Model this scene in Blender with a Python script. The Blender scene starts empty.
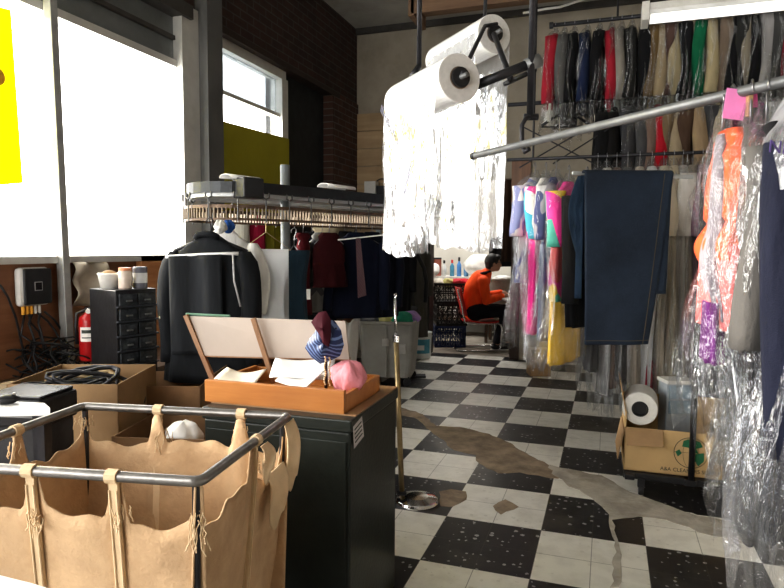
import bpy, bmesh, math, random
from mathutils import Vector, Matrix
random.seed(7)
C = bpy.context.scene.collection
sin, cos, pi = math.sin, math.cos, math.pi

# ------------------------------------------------------------------ camera
F, YAW, PITCH, ROLL, H = 625.0, .3315, .073, .0065, 1.319
def basis():
    cy, sy = cos(YAW), sin(YAW); cp, sp = cos(PITCH), sin(PITCH); cr, sr = cos(ROLL), sin(ROLL)
    f = Vector((-sy*cp, cy*cp, -sp)); r = Vector((cy, sy, 0)); u = r.cross(f)
    return cr*r + sr*u, -sr*r + cr*u, f
RX, UX, FX = basis()
def ray(px, py): return FX + RX*((px-392)/F) + UX*((294-py)/F)
EYE = Vector((0, 0, H))
def D(px, py, d): return EYE + ray(px, py)*d
def ax_hit(px, py, a, v):
    r = ray(px, py); return EYE + r*((v-EYE[a])/r[a])
def Xp(px, py, v): return ax_hit(px, py, 0, v)
def Yp(px, py, v): return ax_hit(px, py, 1, v)
def Zp(px, py, v=0.0): return ax_hit(px, py, 2, v)
cam_d = bpy.data.cameras.new('camera'); cam = bpy.data.objects.new('camera', cam_d); C.objects.link(cam)
M = Matrix((RX, UX, -FX)).transposed().to_4x4(); M.translation = EYE
cam.matrix_world = M
cam_d.sensor_width = 36; cam_d.lens = F/784*36; cam_d.clip_start = .05
bpy.context.scene.camera = cam

# ------------------------------------------------------------------ materials
MATS = {}
def nodes(name):
    m = bpy.data.materials.new(name); m.use_nodes = True
    nt = m.node_tree; nt.nodes.clear()
    return m, nt, nt.nodes.new('ShaderNodeOutputMaterial')
def math_n(nt, op, a, b=None, c=None, clamp=False):
    n = nt.nodes.new('ShaderNodeMath'); n.operation = op; n.use_clamp = clamp
    for i, x in enumerate((a, b, c)):
        if x is None: continue
        if isinstance(x, (int, float)): n.inputs[i].default_value = x
        else: nt.links.new(x, n.inputs[i])
    return n.outputs[0]
def mixc(nt, fac, a, b):
    n = nt.nodes.new('ShaderNodeMix'); n.data_type = 'RGBA'
    for i, x in ((0, fac), (6, a), (7, b)):
        if isinstance(x, (int, float)): n.inputs[i].default_value = x
        elif isinstance(x, tuple): n.inputs[i].default_value = (*x[:3], 1)
        else: nt.links.new(x, n.inputs[i])
    return n.outputs[2]
def noise(nt, scale, detail=3, rough=.55, vec=None, out='Fac'):
    n = nt.nodes.new('ShaderNodeTexNoise'); n.inputs['Scale'].default_value = scale
    n.inputs['Detail'].default_value = detail; n.inputs['Roughness'].default_value = rough
    if vec is not None: nt.links.new(vec, n.inputs['Vector'])
    return n.outputs[out]
def obj_co(nt): return nt.nodes.new('ShaderNodeTexCoord').outputs['Object']
def ramp01(nt, x, a, b):
    n = nt.nodes.new('ShaderNodeMapRange'); nt.links.new(x, n.inputs[0])
    n.inputs[1].default_value = a; n.inputs[2].default_value = b
    return n.outputs[0]
def bsdf(nt, out, col, rough=.6, metal=0.0, normal=None, **kw):
    b = nt.nodes.new('ShaderNodeBsdfPrincipled')
    for k, x in (('Base Color', col), ('Roughness', rough), ('Metallic', metal)):
        if isinstance(x, (int, float)): b.inputs[k].default_value = x
        elif isinstance(x, tuple): b.inputs[k].default_value = (*x[:3], 1)
        else: nt.links.new(x, b.inputs[k])
    for k, v in kw.items(): b.inputs[k.replace('_', ' ')].default_value = v
    if normal is not None: nt.links.new(normal, b.inputs['Normal'])
    if out: nt.links.new(b.outputs[0], out.inputs[0])
    return b
def bump(nt, h, s, dist=.01):
    n = nt.nodes.new('ShaderNodeBump'); n.inputs['Strength'].default_value = s
    n.inputs['Distance'].default_value = dist; nt.links.new(h, n.inputs['Height'])
    return n.outputs[0]
def plain(name, col, rough=.6, metal=0.0, var=.18, scale=9, bs=.15, bscale=40, dirt=None, dirt_amt=.5, spec=.4):
    if name in MATS: return MATS[name]
    m, nt, o = nodes(name); co = obj_co(nt)
    n1 = noise(nt, scale, 4, .6, co)
    dark = tuple(c*(1-var) for c in col); lite = tuple(min(1, c*(1+var)) for c in col)
    c = mixc(nt, ramp01(nt, n1, .3, .7), dark, lite)
    if dirt:
        n2 = noise(nt, scale*.4+1, 6, .7, co)
        c = mixc(nt, math_n(nt, 'MULTIPLY', ramp01(nt, n2, .48, .68), dirt_amt, clamp=True), c, dirt)
    nb = bump(nt, noise(nt, bscale, 3, .6, co), bs) if bs else None
    bsdf(nt, o, c, rough, metal, nb, Specular_IOR_Level=spec)
    MATS[name] = m; return m
def cloth(name, col, rough=.85, var=.2, fold=14, bs=.5):
    if name in MATS: return MATS[name]
    m, nt, o = nodes(name); co = obj_co(nt)
    mp = nt.nodes.new('ShaderNodeMapping'); nt.links.new(co, mp.inputs[0]); mp.inputs['Scale'].default_value = (1, 1, .35)
    n1 = noise(nt, fold, 3, .5, mp.outputs[0]); n2 = noise(nt, 350, 1, .5, co)
    c = mixc(nt, ramp01(nt, n1, .25, .75), tuple(x*(1-var) for x in col), tuple(min(1, x*(1+var)) for x in col))
    h = math_n(nt, 'ADD', n1, math_n(nt, 'MULTIPLY', n2, .06))
    b = bsdf(nt, o, c, rough, 0, bump(nt, h, bs, .03), Specular_IOR_Level=.15)
    b.inputs['Sheen Weight'].default_value = .03
    MATS[name] = m; return m
def patch_cloth(name, cols, scale=9, stretch=(1, 1, .6)):
    m, nt, o = nodes(name); co = obj_co(nt)
    mp = nt.nodes.new('ShaderNodeMapping'); nt.links.new(co, mp.inputs[0]); mp.inputs['Scale'].default_value = stretch
    v = nt.nodes.new('ShaderNodeTexVoronoi'); v.inputs['Scale'].default_value = scale; nt.links.new(mp.outputs[0], v.inputs['Vector'])
    sp = nt.nodes.new('ShaderNodeSeparateColor'); nt.links.new(v.outputs['Color'], sp.inputs[0])
    r = nt.nodes.new('ShaderNodeValToRGB'); r.color_ramp.interpolation = 'CONSTANT'
    e = r.color_ramp.elements; e[0].color = (*cols[0], 1); e[1].position = 1/len(cols); e[1].color = (*cols[1], 1)
    for i, c in enumerate(cols[2:], 2):
        x = e.new(i/len(cols)); x.color = (*c, 1)
    nt.links.new(sp.outputs[0], r.inputs[0])
    bsdf(nt, o, r.outputs[0], .75, 0, bump(nt, noise(nt, 14, 3, .5, co), .5, .02))
    return m
def stripe_cloth(name, a, b, scale=60, ang=(0, .6, .5)):
    m, nt, o = nodes(name); co = obj_co(nt)
    mp = nt.nodes.new('ShaderNodeMapping'); nt.links.new(co, mp.inputs[0]); mp.inputs['Rotation'].default_value = ang
    w = nt.nodes.new('ShaderNodeTexWave'); w.inputs['Scale'].default_value = scale; w.inputs['Distortion'].default_value = .4; nt.links.new(mp.outputs[0], w.inputs[0])
    c = mixc(nt, ramp01(nt, w.outputs['Fac'], .62, .78), a, b)
    bsdf(nt, o, c, .5, 0, bump(nt, noise(nt, 25, 3, .5, co), .4, .01))
    return m
def wood(name, a, b, scale=5, axis=0, rough=.45, bs=.15):
    m, nt, o = nodes(name); co = obj_co(nt)
    mp = nt.nodes.new('ShaderNodeMapping'); nt.links.new(co, mp.inputs[0])
    s = [scale*5]*3; s[axis] = scale*.5; mp.inputs['Scale'].default_value = s
    n1 = noise(nt, 1.0, 5, .65, mp.outputs[0]); n2 = noise(nt, 3, 3, .5, co)
    c = mixc(nt, ramp01(nt, n1, .32, .68), a, b)
    c = mixc(nt, math_n(nt, 'MULTIPLY', ramp01(nt, n2, .5, .8), .5), c, tuple(x*.55 for x in a))
    bsdf(nt, o, c, rough, 0, bump(nt, n1, bs, .004))
    return m
def film(name, tint=(.93, .95, .97), base=.05, edge=.55, milk=.05, bs=.9, scale=16, rough=.16):
    m, nt, o = nodes(name); co = obj_co(nt)
    mp = nt.nodes.new('ShaderNodeMapping'); nt.links.new(co, mp.inputs[0]); mp.inputs['Scale'].default_value = (1, 1, .45)
    n1 = noise(nt, scale, 4, .6, mp.outputs[0]); n2 = noise(nt, scale*3.1, 3, .6, mp.outputs[0])
    h = math_n(nt, 'ADD', n1, math_n(nt, 'MULTIPLY', n2, .35))
    nb = bump(nt, h, bs, .05)
    lw = nt.nodes.new('ShaderNodeLayerWeight'); lw.inputs['Blend'].default_value = .35; nt.links.new(nb, lw.inputs['Normal'])
    fac = math_n(nt, 'MULTIPLY_ADD', lw.outputs['Facing'], edge, base, True)
    tr = nt.nodes.new('ShaderNodeBsdfTransparent'); tr.inputs[0].default_value = (*tint, 1)
    gl = nt.nodes.new('ShaderNodeBsdfGlossy'); gl.inputs['Roughness'].default_value = rough; gl.inputs[0].default_value = (.95, .97, 1, 1); nt.links.new(nb, gl.inputs['Normal'])
    df = nt.nodes.new('ShaderNodeBsdfDiffuse'); df.inputs[0].default_value = (.85, .86, .88, 1); nt.links.new(nb, df.inputs['Normal'])
    tl = nt.nodes.new('ShaderNodeBsdfTranslucent'); tl.inputs[0].default_value = (.85, .86, .88, 1)
    dt = nt.nodes.new('ShaderNodeMixShader'); dt.inputs[0].default_value = .5
    nt.links.new(df.outputs[0], dt.inputs[1]); nt.links.new(tl.outputs[0], dt.inputs[2])
    m1 = nt.nodes.new('ShaderNodeMixShader'); nt.links.new(fac, m1.inputs[0]); nt.links.new(tr.outputs[0], m1.inputs[1]); nt.links.new(gl.outputs[0], m1.inputs[2])
    m2 = nt.nodes.new('ShaderNodeMixShader')
    nt.links.new(math_n(nt, 'MULTIPLY', ramp01(nt, n1, .25, .75), milk*2, clamp=True), m2.inputs[0])
    nt.links.new(m1.outputs[0], m2.inputs[1]); nt.links.new(dt.outputs[0], m2.inputs[2])
    nt.links.new(m2.outputs[0], o.inputs[0])
    return m
def bricks(name, c1, c2, mortar, sx, rows, axes):
    m, nt, o = nodes(name); co = obj_co(nt)
    sp = nt.nodes.new('ShaderNodeSeparateXYZ'); nt.links.new(co, sp.inputs[0])
    cb = nt.nodes.new('ShaderNodeCombineXYZ'); nt.links.new(sp.outputs[axes[0]], cb.inputs[0]); nt.links.new(sp.outputs[axes[1]], cb.inputs[1])
    b = nt.nodes.new('ShaderNodeTexBrick'); nt.links.new(cb.outputs[0], b.inputs[0])
    b.inputs['Color1'].default_value = (*c1, 1); b.inputs['Color2'].default_value = (*c2, 1); b.inputs['Mortar'].default_value = (*mortar, 1)
    b.inputs['Scale'].default_value = 1; b.inputs['Brick Width'].default_value = sx; b.inputs['Row Height'].default_value = rows
    b.inputs['Mortar Size'].default_value = .006; b.inputs['Bias'].default_value = -.2
    c = mixc(nt, math_n(nt, 'MULTIPLY', ramp01(nt, noise(nt, 5, 5, .6, co), .4, .8), .6), b.outputs[0], tuple(x*.45 for x in c1))
    bsdf(nt, o, c, .9, 0, bump(nt, math_n(nt, 'MULTIPLY', b.outputs['Fac'], -1), .6, .01))
    return m
def emit(name, col, s):
    m, nt, o = nodes(name); e = nt.nodes.new('ShaderNodeEmission'); e.inputs[0].default_value = (*col, 1); e.inputs[1].default_value = s
    nt.links.new(e.outputs[0], o.inputs[0]); return m
def tile_floor(name, ox, oy, kx, ky, par):
    m, nt, o = nodes(name); co = obj_co(nt)
    sp = nt.nodes.new('ShaderNodeSeparateXYZ'); nt.links.new(co, sp.inputs[0])
    u = math_n(nt, 'DIVIDE', math_n(nt, 'SUBTRACT', sp.outputs[0], ox), kx)
    v = math_n(nt, 'DIVIDE', math_n(nt, 'SUBTRACT', sp.outputs[1], oy), ky)
    s = math_n(nt, 'ADD', math_n(nt, 'FLOOR', u), math_n(nt, 'FLOOR', v))
    chk = math_n(nt, 'FLOORED_MODULO', math_n(nt, 'ADD', s, par), 2.0)      # 0 white 1 black
    chk = math_n(nt, 'GREATER_THAN', chk, .5)
    def seam(t):
        f = math_n(nt, 'FRACT', math_n(nt, 'MULTIPLY', t, 2.0))
        return math_n(nt, 'LESS_THAN', math_n(nt, 'MINIMUM', f, math_n(nt, 'SUBTRACT', 1.0, f)), .008)
    sm = math_n(nt, 'MAXIMUM', seam(u), seam(v))
    vo = nt.nodes.new('ShaderNodeTexVoronoi'); vo.inputs['Scale'].default_value = 30; vo.inputs['Randomness'].default_value = 1
    nt.links.new(co, vo.inputs['Vector'])
    spc = nt.nodes.new('ShaderNodeSeparateColor'); nt.links.new(vo.outputs['Color'], spc.inputs[0])
    nw = noise(nt, 120, 2, .5, co)
    fl = math_n(nt, 'LESS_THAN', math_n(nt, 'ADD', vo.outputs['Distance'], math_n(nt, 'MULTIPLY', nw, .35)), math_n(nt, 'MULTIPLY_ADD', spc.outputs[0], .42, .06))
    big = noise(nt, 2.2, 5, .65, co); mid = noise(nt, 9, 4, .6, co)
    blk = mixc(nt, math_n(nt, 'MULTIPLY', fl, .75), (.012, .012, .015), (.46, .46, .47))
    blk = mixc(nt, math_n(nt, 'MULTIPLY', ramp01(nt, mid, .45, .8), .35), blk, (.10, .095, .09))
    wht = mixc(nt, math_n(nt, 'MULTIPLY', fl, .3), (.76, .745, .69), (.45, .43, .39))
    wht = mixc(nt, math_n(nt, 'MULTIPLY', ramp01(nt, mid, .42, .8), .45), wht, (.40, .38, .33))
    c = mixc(nt, chk, wht, blk)
    c = mixc(nt, math_n(nt, 'MULTIPLY', ramp01(nt, big, .55, .75), .28), c, (.21, .185, .15))
    c = mixc(nt, math_n(nt, 'MULTIPLY', sm, .6), c, (.06, .05, .045))
    rg = math_n(nt, 'MULTIPLY_ADD', mid, .3, .2)
    bsdf(nt, o, c, rg, 0, bump(nt, mid, .12, .004), Specular_IOR_Level=.5)
    return m

# ------------------------------------------------------------------ mesh building
class MB:
    def __init__(s): s.v = []; s.f = []
    def add(s, vs, fs):
        b = len(s.v); s.v += [Vector(v) for v in vs]; s.f += [tuple(i+b for i in f) for f in fs]; return s
    def box(s, c, d, rot=None, taper=1.0):
        x, y, z = d[0]/2, d[1]/2, d[2]/2; t = taper
        vs = [(-x*t, -y*t, -z), (x*t, -y*t, -z), (x*t, y*t, -z), (-x*t, y*t, -z), (-x, -y, z), (x, -y, z), (x, y, z), (-x, y, z)]
        if rot is not None:
            R = rot if isinstance(rot, Matrix) else Matrix.Rotation(rot, 3, 'Z')
            vs = [R @ Vector(v) for v in vs]
        c = Vector(c)
        return s.add([Vector(v)+c for v in vs], [(3, 2, 1, 0), (4, 5, 6, 7), (0, 1, 5, 4), (1, 2, 6, 5), (2, 3, 7, 6), (3, 0, 4, 7)])
    def bb(s, a, b): return s.box([(a[i]+b[i])/2 for i in range(3)], [abs(b[i]-a[i]) for i in range(3)])
    def hexa(s, bot, top):      # two quads
        return s.add(list(bot)+list(top), [(3, 2, 1, 0), (4, 5, 6, 7), (0, 1, 5, 4), (1, 2, 6, 5), (2, 3, 7, 6), (3, 0, 4, 7)])
    def bar(s, a, b, w, h, up=(0, 0, 1)):
        a, b = Vector(a), Vector(b); d = (b-a).normalized(); u = Vector(up)
        if abs(d.dot(u)) > .98: u = Vector((0, 1, 0))
        x = d.cross(u).normalized()*w/2; y = x.cross(d).normalized()*h/2
        q = [-x-y, x-y, x+y, -x+y]
        return s.hexa([a+i for i in q], [b+i for i in q])
    def tube(s, pts, r, n=10, cap=True, closed=False):
        pts = [Vector(p) for p in pts]; k = len(pts)
        rs = r if isinstance(r, (list, tuple)) else [r]*k
        vs = []; fs = []; x = None
        for i, p in enumerate(pts):
            if closed: t = pts[(i+1) % k]-pts[i-1]
            else: t = pts[min(i+1, k-1)]-pts[max(i-1, 0)]
            t = t.normalized() if t.length > 1e-9 else Vector((0, 0, 1))
            if x is None: x = t.orthogonal().normalized()
            else:
                x = x-t*x.dot(t); x = x.normalized() if x.length > 1e-6 else t.orthogonal().normalized()
            y = t.cross(x)
            for j in range(n):
                a = 2*pi*j/n; vs.append(p+(x*cos(a)+y*sin(a))*rs[i])
        m = k if closed else k-1
        for i in range(m):
            i2 = (i+1) % k
            for j in range(n):
                j2 = (j+1) % n; fs.append((i*n+j, i*n+j2, i2*n+j2, i2*n+j))
        if cap and not closed:
            fs.append(tuple(range(n-1, -1, -1))); fs.append(tuple((k-1)*n+j for j in range(n)))
        return s.add(vs, fs)
    def loft(s, rings, cap0=False, cap1=False, closed=True):
        n = len(rings[0]); vs = [p for r in rings for p in r]; fs = []
        for i in range(len(rings)-1):
            for j in range(n if closed else n-1):
                j2 = (j+1) % n; fs.append((i*n+j, i*n+j2, (i+1)*n+j2, (i+1)*n+j))
        if cap0: fs.append(tuple(range(n-1, -1, -1)))
        if cap1: b = (len(rings)-1)*n; fs.append(tuple(b+j for j in range(n)))
        return s.add(vs, fs)
    def lathe(s, prof, c=(0, 0, 0), n=24, axis=None, cap=True):
        rings = []
        c = Vector(c); R = Matrix.Identity(3) if axis is None else Vector((0, 0, 1)).rotation_difference(Vector(axis)).to_matrix()
        for r, z in prof: rings.append([c+R @ Vector((r*cos(2*pi*j/n), r*sin(2*pi*j/n), z)) for j in range(n)])
        return s.loft(rings, cap and prof[0][0] > 1e-6, cap and prof[-1][0] > 1e-6)
    def grid(s, fn, nu, nv):
        vs = [fn(i/nu, j/nv) for j in range(nv+1) for i in range(nu+1)]; w = nu+1
        return s.add(vs, [(j*w+i, j*w+i+1, (j+1)*w+i+1, (j+1)*w+i) for j in range(nv) for i in range(nu)])
    def ball(s, c, r, n=12, m=8):
        c = Vector(c); r = (r, r, r) if isinstance(r, (int, float)) else r
        rings = [[c+Vector((r[0]*sin(pi*i/m)*cos(2*pi*j/n), r[1]*sin(pi*i/m)*sin(2*pi*j/n), -r[2]*cos(pi*i/m))) for j in range(n)] for i in range(1, m)]
        b = len(s.v); s.loft(rings)
        s.v += [c-Vector((0, 0, r[2])), c+Vector((0, 0, r[2]))]; lo = len(s.v)-2; L = b+(m-2)*n
        for j in range(n):
            s.f.append((lo, b+(j+1) % n, b+j)); s.f.append((lo+1, L+j, L+(j+1) % n))
        return s
    def prism(s, poly, z0, z1):
        n = len(poly)
        return s.add([(p[0], p[1], z0) for p in poly]+[(p[0], p[1], z1) for p in poly],
                     [tuple(range(n-1, -1, -1)), tuple(range(n, 2*n))]+[(i, (i+1) % n, n+(i+1) % n, n+i) for i in range(n)])
def make(name, mb, mat, parent=None, smooth=False, bevel=0, solid=0, sub=0, world=False, remesh=0, csmooth=0):
    vs = mb.v
    if world and parent is not None:
        I = (Matrix.Translation(parent.location) @ parent.rotation_euler.to_matrix().to_4x4()).inverted(); vs = [I @ v for v in vs]
    me = bpy.data.meshes.new(name); me.from_pydata([tuple(v) for v in vs], [], mb.f); me.update()
    bm = bmesh.new(); bm.from_mesh(me); bmesh.ops.recalc_face_normals(bm, faces=bm.faces); bm.to_mesh(me); bm.free()
    o = bpy.data.objects.new(name, me); C.objects.link(o); o.data.materials.append(mat)
    if parent is not None: o.parent = parent
    if remesh:
        md = o.modifiers.new('r', 'REMESH'); md.mode = 'VOXEL'; md.voxel_size = remesh
        if csmooth: sm = o.modifiers.new('s', 'SMOOTH'); sm.factor = .5; sm.iterations = csmooth
    if solid: md = o.modifiers.new('s', 'SOLIDIFY'); md.thickness = solid; md.offset = 0
    if bevel: md = o.modifiers.new('b', 'BEVEL'); md.width = bevel; md.segments = 2; md.limit_method = 'ANGLE'
    if sub: md = o.modifiers.new('u', 'SUBSURF'); md.levels = sub; md.render_levels = sub
    if smooth: o.data.polygons.foreach_set('use_smooth', [True]*len(o.data.polygons))
    if (remesh or smooth) and True:
        if remesh:
            dg = bpy.context.evaluated_depsgraph_get(); ev = o.evaluated_get(dg)
            nm = bpy.data.meshes.new_from_object(ev); o.modifiers.clear(); o.data = nm
            nm.polygons.foreach_set('use_smooth', [True]*len(nm.polygons))
    return o
def tag(o, label, cat, group=None, kind=None):
    o['label'] = label; o['category'] = cat
    if group: o['group'] = group
    if kind: o['kind'] = kind
    return o
def thing(name, label, cat, loc=(0, 0, 0), rz=0, group=None):
    o = bpy.data.objects.new(name, None); C.objects.link(o); o.empty_display_size = .05
    o.location = loc; o.rotation_euler = (0, 0, rz)
    return tag(o, label, cat, group)
def single(name, mb, mat, label, cat, group=None, rz=0, **kw):     # one-mesh thing given in world coordinates; origin at its base
    xs = [v.x for v in mb.v]; ys = [v.y for v in mb.v]; zs = [v.z for v in mb.v]
    b = Vector(((min(xs)+max(xs))/2, (min(ys)+max(ys))/2, min(zs)))
    m2 = MB(); m2.v = [v-b for v in mb.v]; m2.f = mb.f
    o = make(name, m2, mat, None, **kw); o.location = b
    return tag(o, label, cat, group)
def struct(name, mb, mat, **kw):
    o = make(name, mb, mat, **kw); o['kind'] = 'structure'; return o
def text_mesh(name, body, size, mat, parent, M4, ext=.0006):
    cu = bpy.data.curves.new(name, 'FONT'); cu.body = body; cu.size = size; cu.extrude = ext; cu.align_x = 'CENTER'
    t = bpy.data.objects.new(name+'_tmp', cu); C.objects.link(t)
    dg = bpy.context.evaluated_depsgraph_get(); me = bpy.data.meshes.new_from_object(t.evaluated_get(dg))
    bpy.data.objects.remove(t)
    me.transform(M4); o = bpy.data.objects.new(name, me); C.objects.link(o); o.parent = parent
    me.materials.clear(); me.materials.append(mat); return o
def ss(t): t = max(0, min(1, t)); return t*t*(3-2*t)

# ------------------------------------------------------------------ shared materials
steel = plain('brushed_steel', (.55, .55, .55), .3, 1, .12)
chrome = plain('chrome', (.75, .75, .76), .14, 1, .05, bs=0)
dark_steel = plain('dark_iron', (.045, .045, .05), .45, .7, .3)
black_plastic = plain('black_plastic', (.018, .018, .02), .42, 0, .3)
rail_grey = plain('galvanised_pipe', (.21, .215, .215), .5, .6, .2, 14)
white_paint = plain('white_paint', (.72, .71, .68), .5, 0, .06, 5, .05, dirt=(.35, .32, .28), dirt_amt=.35)
paper = plain('paper_white', (.80, .79, .77), .8, 0, .05, 4, .2, 12)
kraft = plain('cardboard', (.31, .20, .105), .85, 0, .12, 6, .1)
kraft_dark = plain('cardboard_dark_shaded', (.20, .115, .058), .9, 0, .2, 5, .1)  # dark brown board, shadow on the wall-side cartons put into the colour
dark_wood = wood('dark_wood', (.07, .045, .03), (.14, .085, .05), 4, 2)
FILM = film('clear_garment_film', (.975, .98, .985), .03, .38, .012)
FILM_DULL = film('clear_film_shaded', (.955, .955, .95), .075, .42, .012, 1.3, 18, .10)
FILM_CLEAR = film('very_clear_film', (.985, .988, .99), .02, .24, .003)
FILM_MILK = film('milky_film', (.9, .91, .93), .07, .55, .10)
pink_tag_m = plain('pink_paper', (.95, .30, .62), .8, 0, .06)
card_m = plain('cream_card', (.72, .66, .55), .85, 0, .08)
grey_green = plain('cabinet_paint', (.022, .027, .024), .36, .2, .25, 7, .1, 60)

# ------------------------------------------------------------------ the setting
WX, BY, CZ, S = -3.07, 7.5, 4.06, .4572
split = [Zp(391, 409), Zp(450, 436), Zp(545, 468), Zp(615, 490), Zp(690, 512), Zp(745, 534)]
p0, p1 = split[0], split[-1]
dl = (split[1]-split[0]).normalized(); left_end = split[0]-dl*2.2
dr = (split[-1]-split[-2]).normalized(); right_end = split[-1]+dr*3.0
line = [left_end]+split+[right_end]
near = MB().add([(-3.2, -2.2, 0), (right_end.x, -2.2, 0)]+[(p.x, p.y, 0) for p in reversed(line)]+[(-3.2, line[0].y, 0)], [tuple(range(len(line)+3))])
far = MB().add([(-3.2, line[0].y, 0)]+[(p.x, p.y, 0) for p in line]+[(right_end.x, BY+.3, 0), (-3.2, BY+.3, 0)], [tuple(range(len(line)+3))])
struct('floor', near, tile_floor('near_tiles', -.7147, 2.4666, S, S*1.0088, 1))
struct('floor_far', far, tile_floor('far_tiles', -1.1546, 4.2578, S, S*.9697, 0))
conc = plain('scraped_concrete', (.30, .235, .17), .9, 0, .3, 9, .5, 30, (.12, .10, .08), .6)
plas = plain('patch_plaster', (.42, .39, .34), .85, 0, .22, 8, .5, 26, (.24, .21, .17), .7)
def patch(name, pts, mat, z=.0015, jit=.012):
    w = [Zp(*p) for p in pts]; out = []
    for a, b in zip(w, w[1:]+w[:1]):
        k = max(1, int((b-a).length/.05))
        for i in range(k):
            p = a.lerp(b, i/k); out.append((p.x+random.uniform(-jit, jit), p.y+random.uniform(-jit, jit)))
    struct(name, MB().prism(out, 0, z), mat)
patch('floor_scrape', [(391, 404), (420, 413), (437, 426), (462, 427), (488, 434), (510, 443), (528, 455), (548, 465), (572, 474), (560, 479), (520, 473), (498, 474), (478, 463), (476, 455), (452, 450), (440, 438), (418, 419), (391, 413)], conc)
patch('floor_plaster', [(548, 465), (572, 470), (600, 476), (632, 492), (660, 504), (700, 516), (750, 526), (750, 546), (700, 532), (664, 520), (640, 516), (612, 521), (621, 545), (622, 588), (612, 588), (615, 552), (607, 514), (594, 498), (570, 487), (552, 474)], plas, .002)
patch('floor_chip_bare', [(493, 506), (505, 499), (520, 507), (500, 515)], conc, .0012, .006)
patch('floor_chip_base', [(440, 492), (452, 489), (466, 492), (467, 500), (452, 507), (440, 506)], conc, .0012, .006)
struct('floor_back_room', MB().bb((-3.6, BY+.12, -.02), (1.6, 9.9, .001)), plain('back_room_floor', (.30, .27, .23), .7, 0, .3, 4, .2))
ceil_m = plain('ceiling_plaster', (.36, .35, .32), .95, 0, .14, 1.6, .1, dirt=(.22, .2, .17))
struct('ceiling', MB().bb((-3.4, -2.2, CZ), (3.4, BY+.1, CZ+.12)), ceil_m)
brick = bricks('dark_brick', (.055, .028, .022), (.035, .022, .019), (.075, .07, .065), .215, .075, (1, 2))
brick_x = bricks('pier_brick', (.085, .04, .028), (.055, .03, .024), (.12, .11, .10), .215, .075, (1, 2))
sillwall = wood('panelling_brown', (.20, .085, .038), (.30, .14, .07), 3, 1, .6)
wl = MB()
wl.bb((WX-.3, 4.3, 3.13), (WX, BY+.1, CZ))                    # brick above far windows
wl.bb((WX-.3, -2.2, 3.13), (WX, 4.3, CZ))
struct('wall_left', wl, brick)
struct('wall_left_sill', MB().bb((WX-.3, -2.2, 0), (WX, BY+.1, 1.25)), sillwall)
struct('wall_left_pier', MB().bb((WX-.3, 6.72, 1.25), (WX+.02, BY, 3.13)), brick_x)
struct('wall_left_dark', MB().bb((WX-.3, 5.76, 1.25), (WX-.1, 6.72, 3.13)), plain('dark_shutter', (.018, .02, .022), .7, 0, .3))
struct('trim_1', MB().bb((WX-.24, 4.3, 3.075), (WX+.03, 6.9, 3.13)), plain('dark_lintel', (.035, .022, .017), .7))
trimw = plain('aluminium_trim', (.60, .59, .56), .45, .3, .08)
beam_d = plain('dark_beam', (.06, .055, .05), .6, 0, .2)
struct('trim_2', MB().bb((WX-.24, -2.2, 1.22), (WX+.05, 5.76, 1.26)), trimw)
# near window : transom band, frame, glass
blind = plain('shutter_box_grey', (.17, .18, .18), .55, .2, .2, 3)
w1 = make('window_1', MB().bb((WX-.16, -2.2, 2.70), (WX-.06, 4.04, 3.09)), blind); w1['kind'] = 'structure'
make('window_frame', MB().bb((WX-.16, -2.2, 2.66), (WX-.02, 4.04, 2.71)), trimw, w1)
make('window_frame', MB().bb((WX-.06, -2.2, 2.86), (WX-.03, 4.0, 2.89)), beam_d, w1)
make('window_frame', MB().bb((WX-.1, -2.2, 3.03), (WX+.06, 4.1, 3.13)), beam_d, w1)
glass, gnt, go = nodes('window_glass')
_t = gnt.nodes.new('ShaderNodeBsdfTransparent'); _g = gnt.nodes.new('ShaderNodeBsdfGlossy'); _g.inputs[1].default_value = .02
_m = gnt.nodes.new('ShaderNodeMixShader'); _m.inputs[0].default_value = .05; gnt.links.new(_t.outputs[0], _m.inputs[1]); gnt.links.new(_g.outputs[0], _m.inputs[2]); gnt.links.new(_m.outputs[0], go.inputs[0])
make('pane', MB().bb((WX-.125, -2.2, 1.26), (WX-.12, 4.0, 2.66)), glass, w1)
# far window
w2 = make('window_2', MB().bb((WX-.17, 4.3, 2.99), (WX-.04, 5.72, 3.075)).bb((WX-.17, 5.64, 1.26), (WX-.04, 5.76, 3.0)).bb((WX-.17, 4.40, 1.26), (WX-.06, 4.46, 3.0)), trimw); w2['kind'] = 'structure'
make('window_frame', MB().bb((WX-.15, 4.46, 2.62), (WX-.07, 5.64, 2.655)), trimw, w2)
make('pane', MB().bb((WX-.125, 4.46, 1.26), (WX-.12, 5.64, 2.99)), glass, w2)
# the far window's upper light is soiled
make('transom', MB().bb((WX-.12, 4.46, 2.655), (WX-.11, 5.64, 2.99)), film('soiled_glass', (.30, .33, .35), .06, .3, .06, .05, 3), w2)
# column between the windows and slim mullion in the near one
struct('column', MB().bb((WX-.02, 4.2, 1.2), (WX+.11, 4.40, CZ)), plain('column_paint', (.115, .115, .112), .6, 0, .15, 3))
struct('trim_3', MB().bb((WX-.05, 4.0, 1.25), (WX+.03, 4.2, 3.13)), trimw)
mull = Xp(60, 150, WX+.06)
o = single('support_post', MB().bar((mull.x, 2.86, 0), (mull.x, 2.79, 3.1), .055, .05, (0, 1, 0)), plain('post_grey', (.36, .36, .35), .5, .4, .15), 'slim grey metal post in front of the large front window', 'post', bevel=.004)
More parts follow.
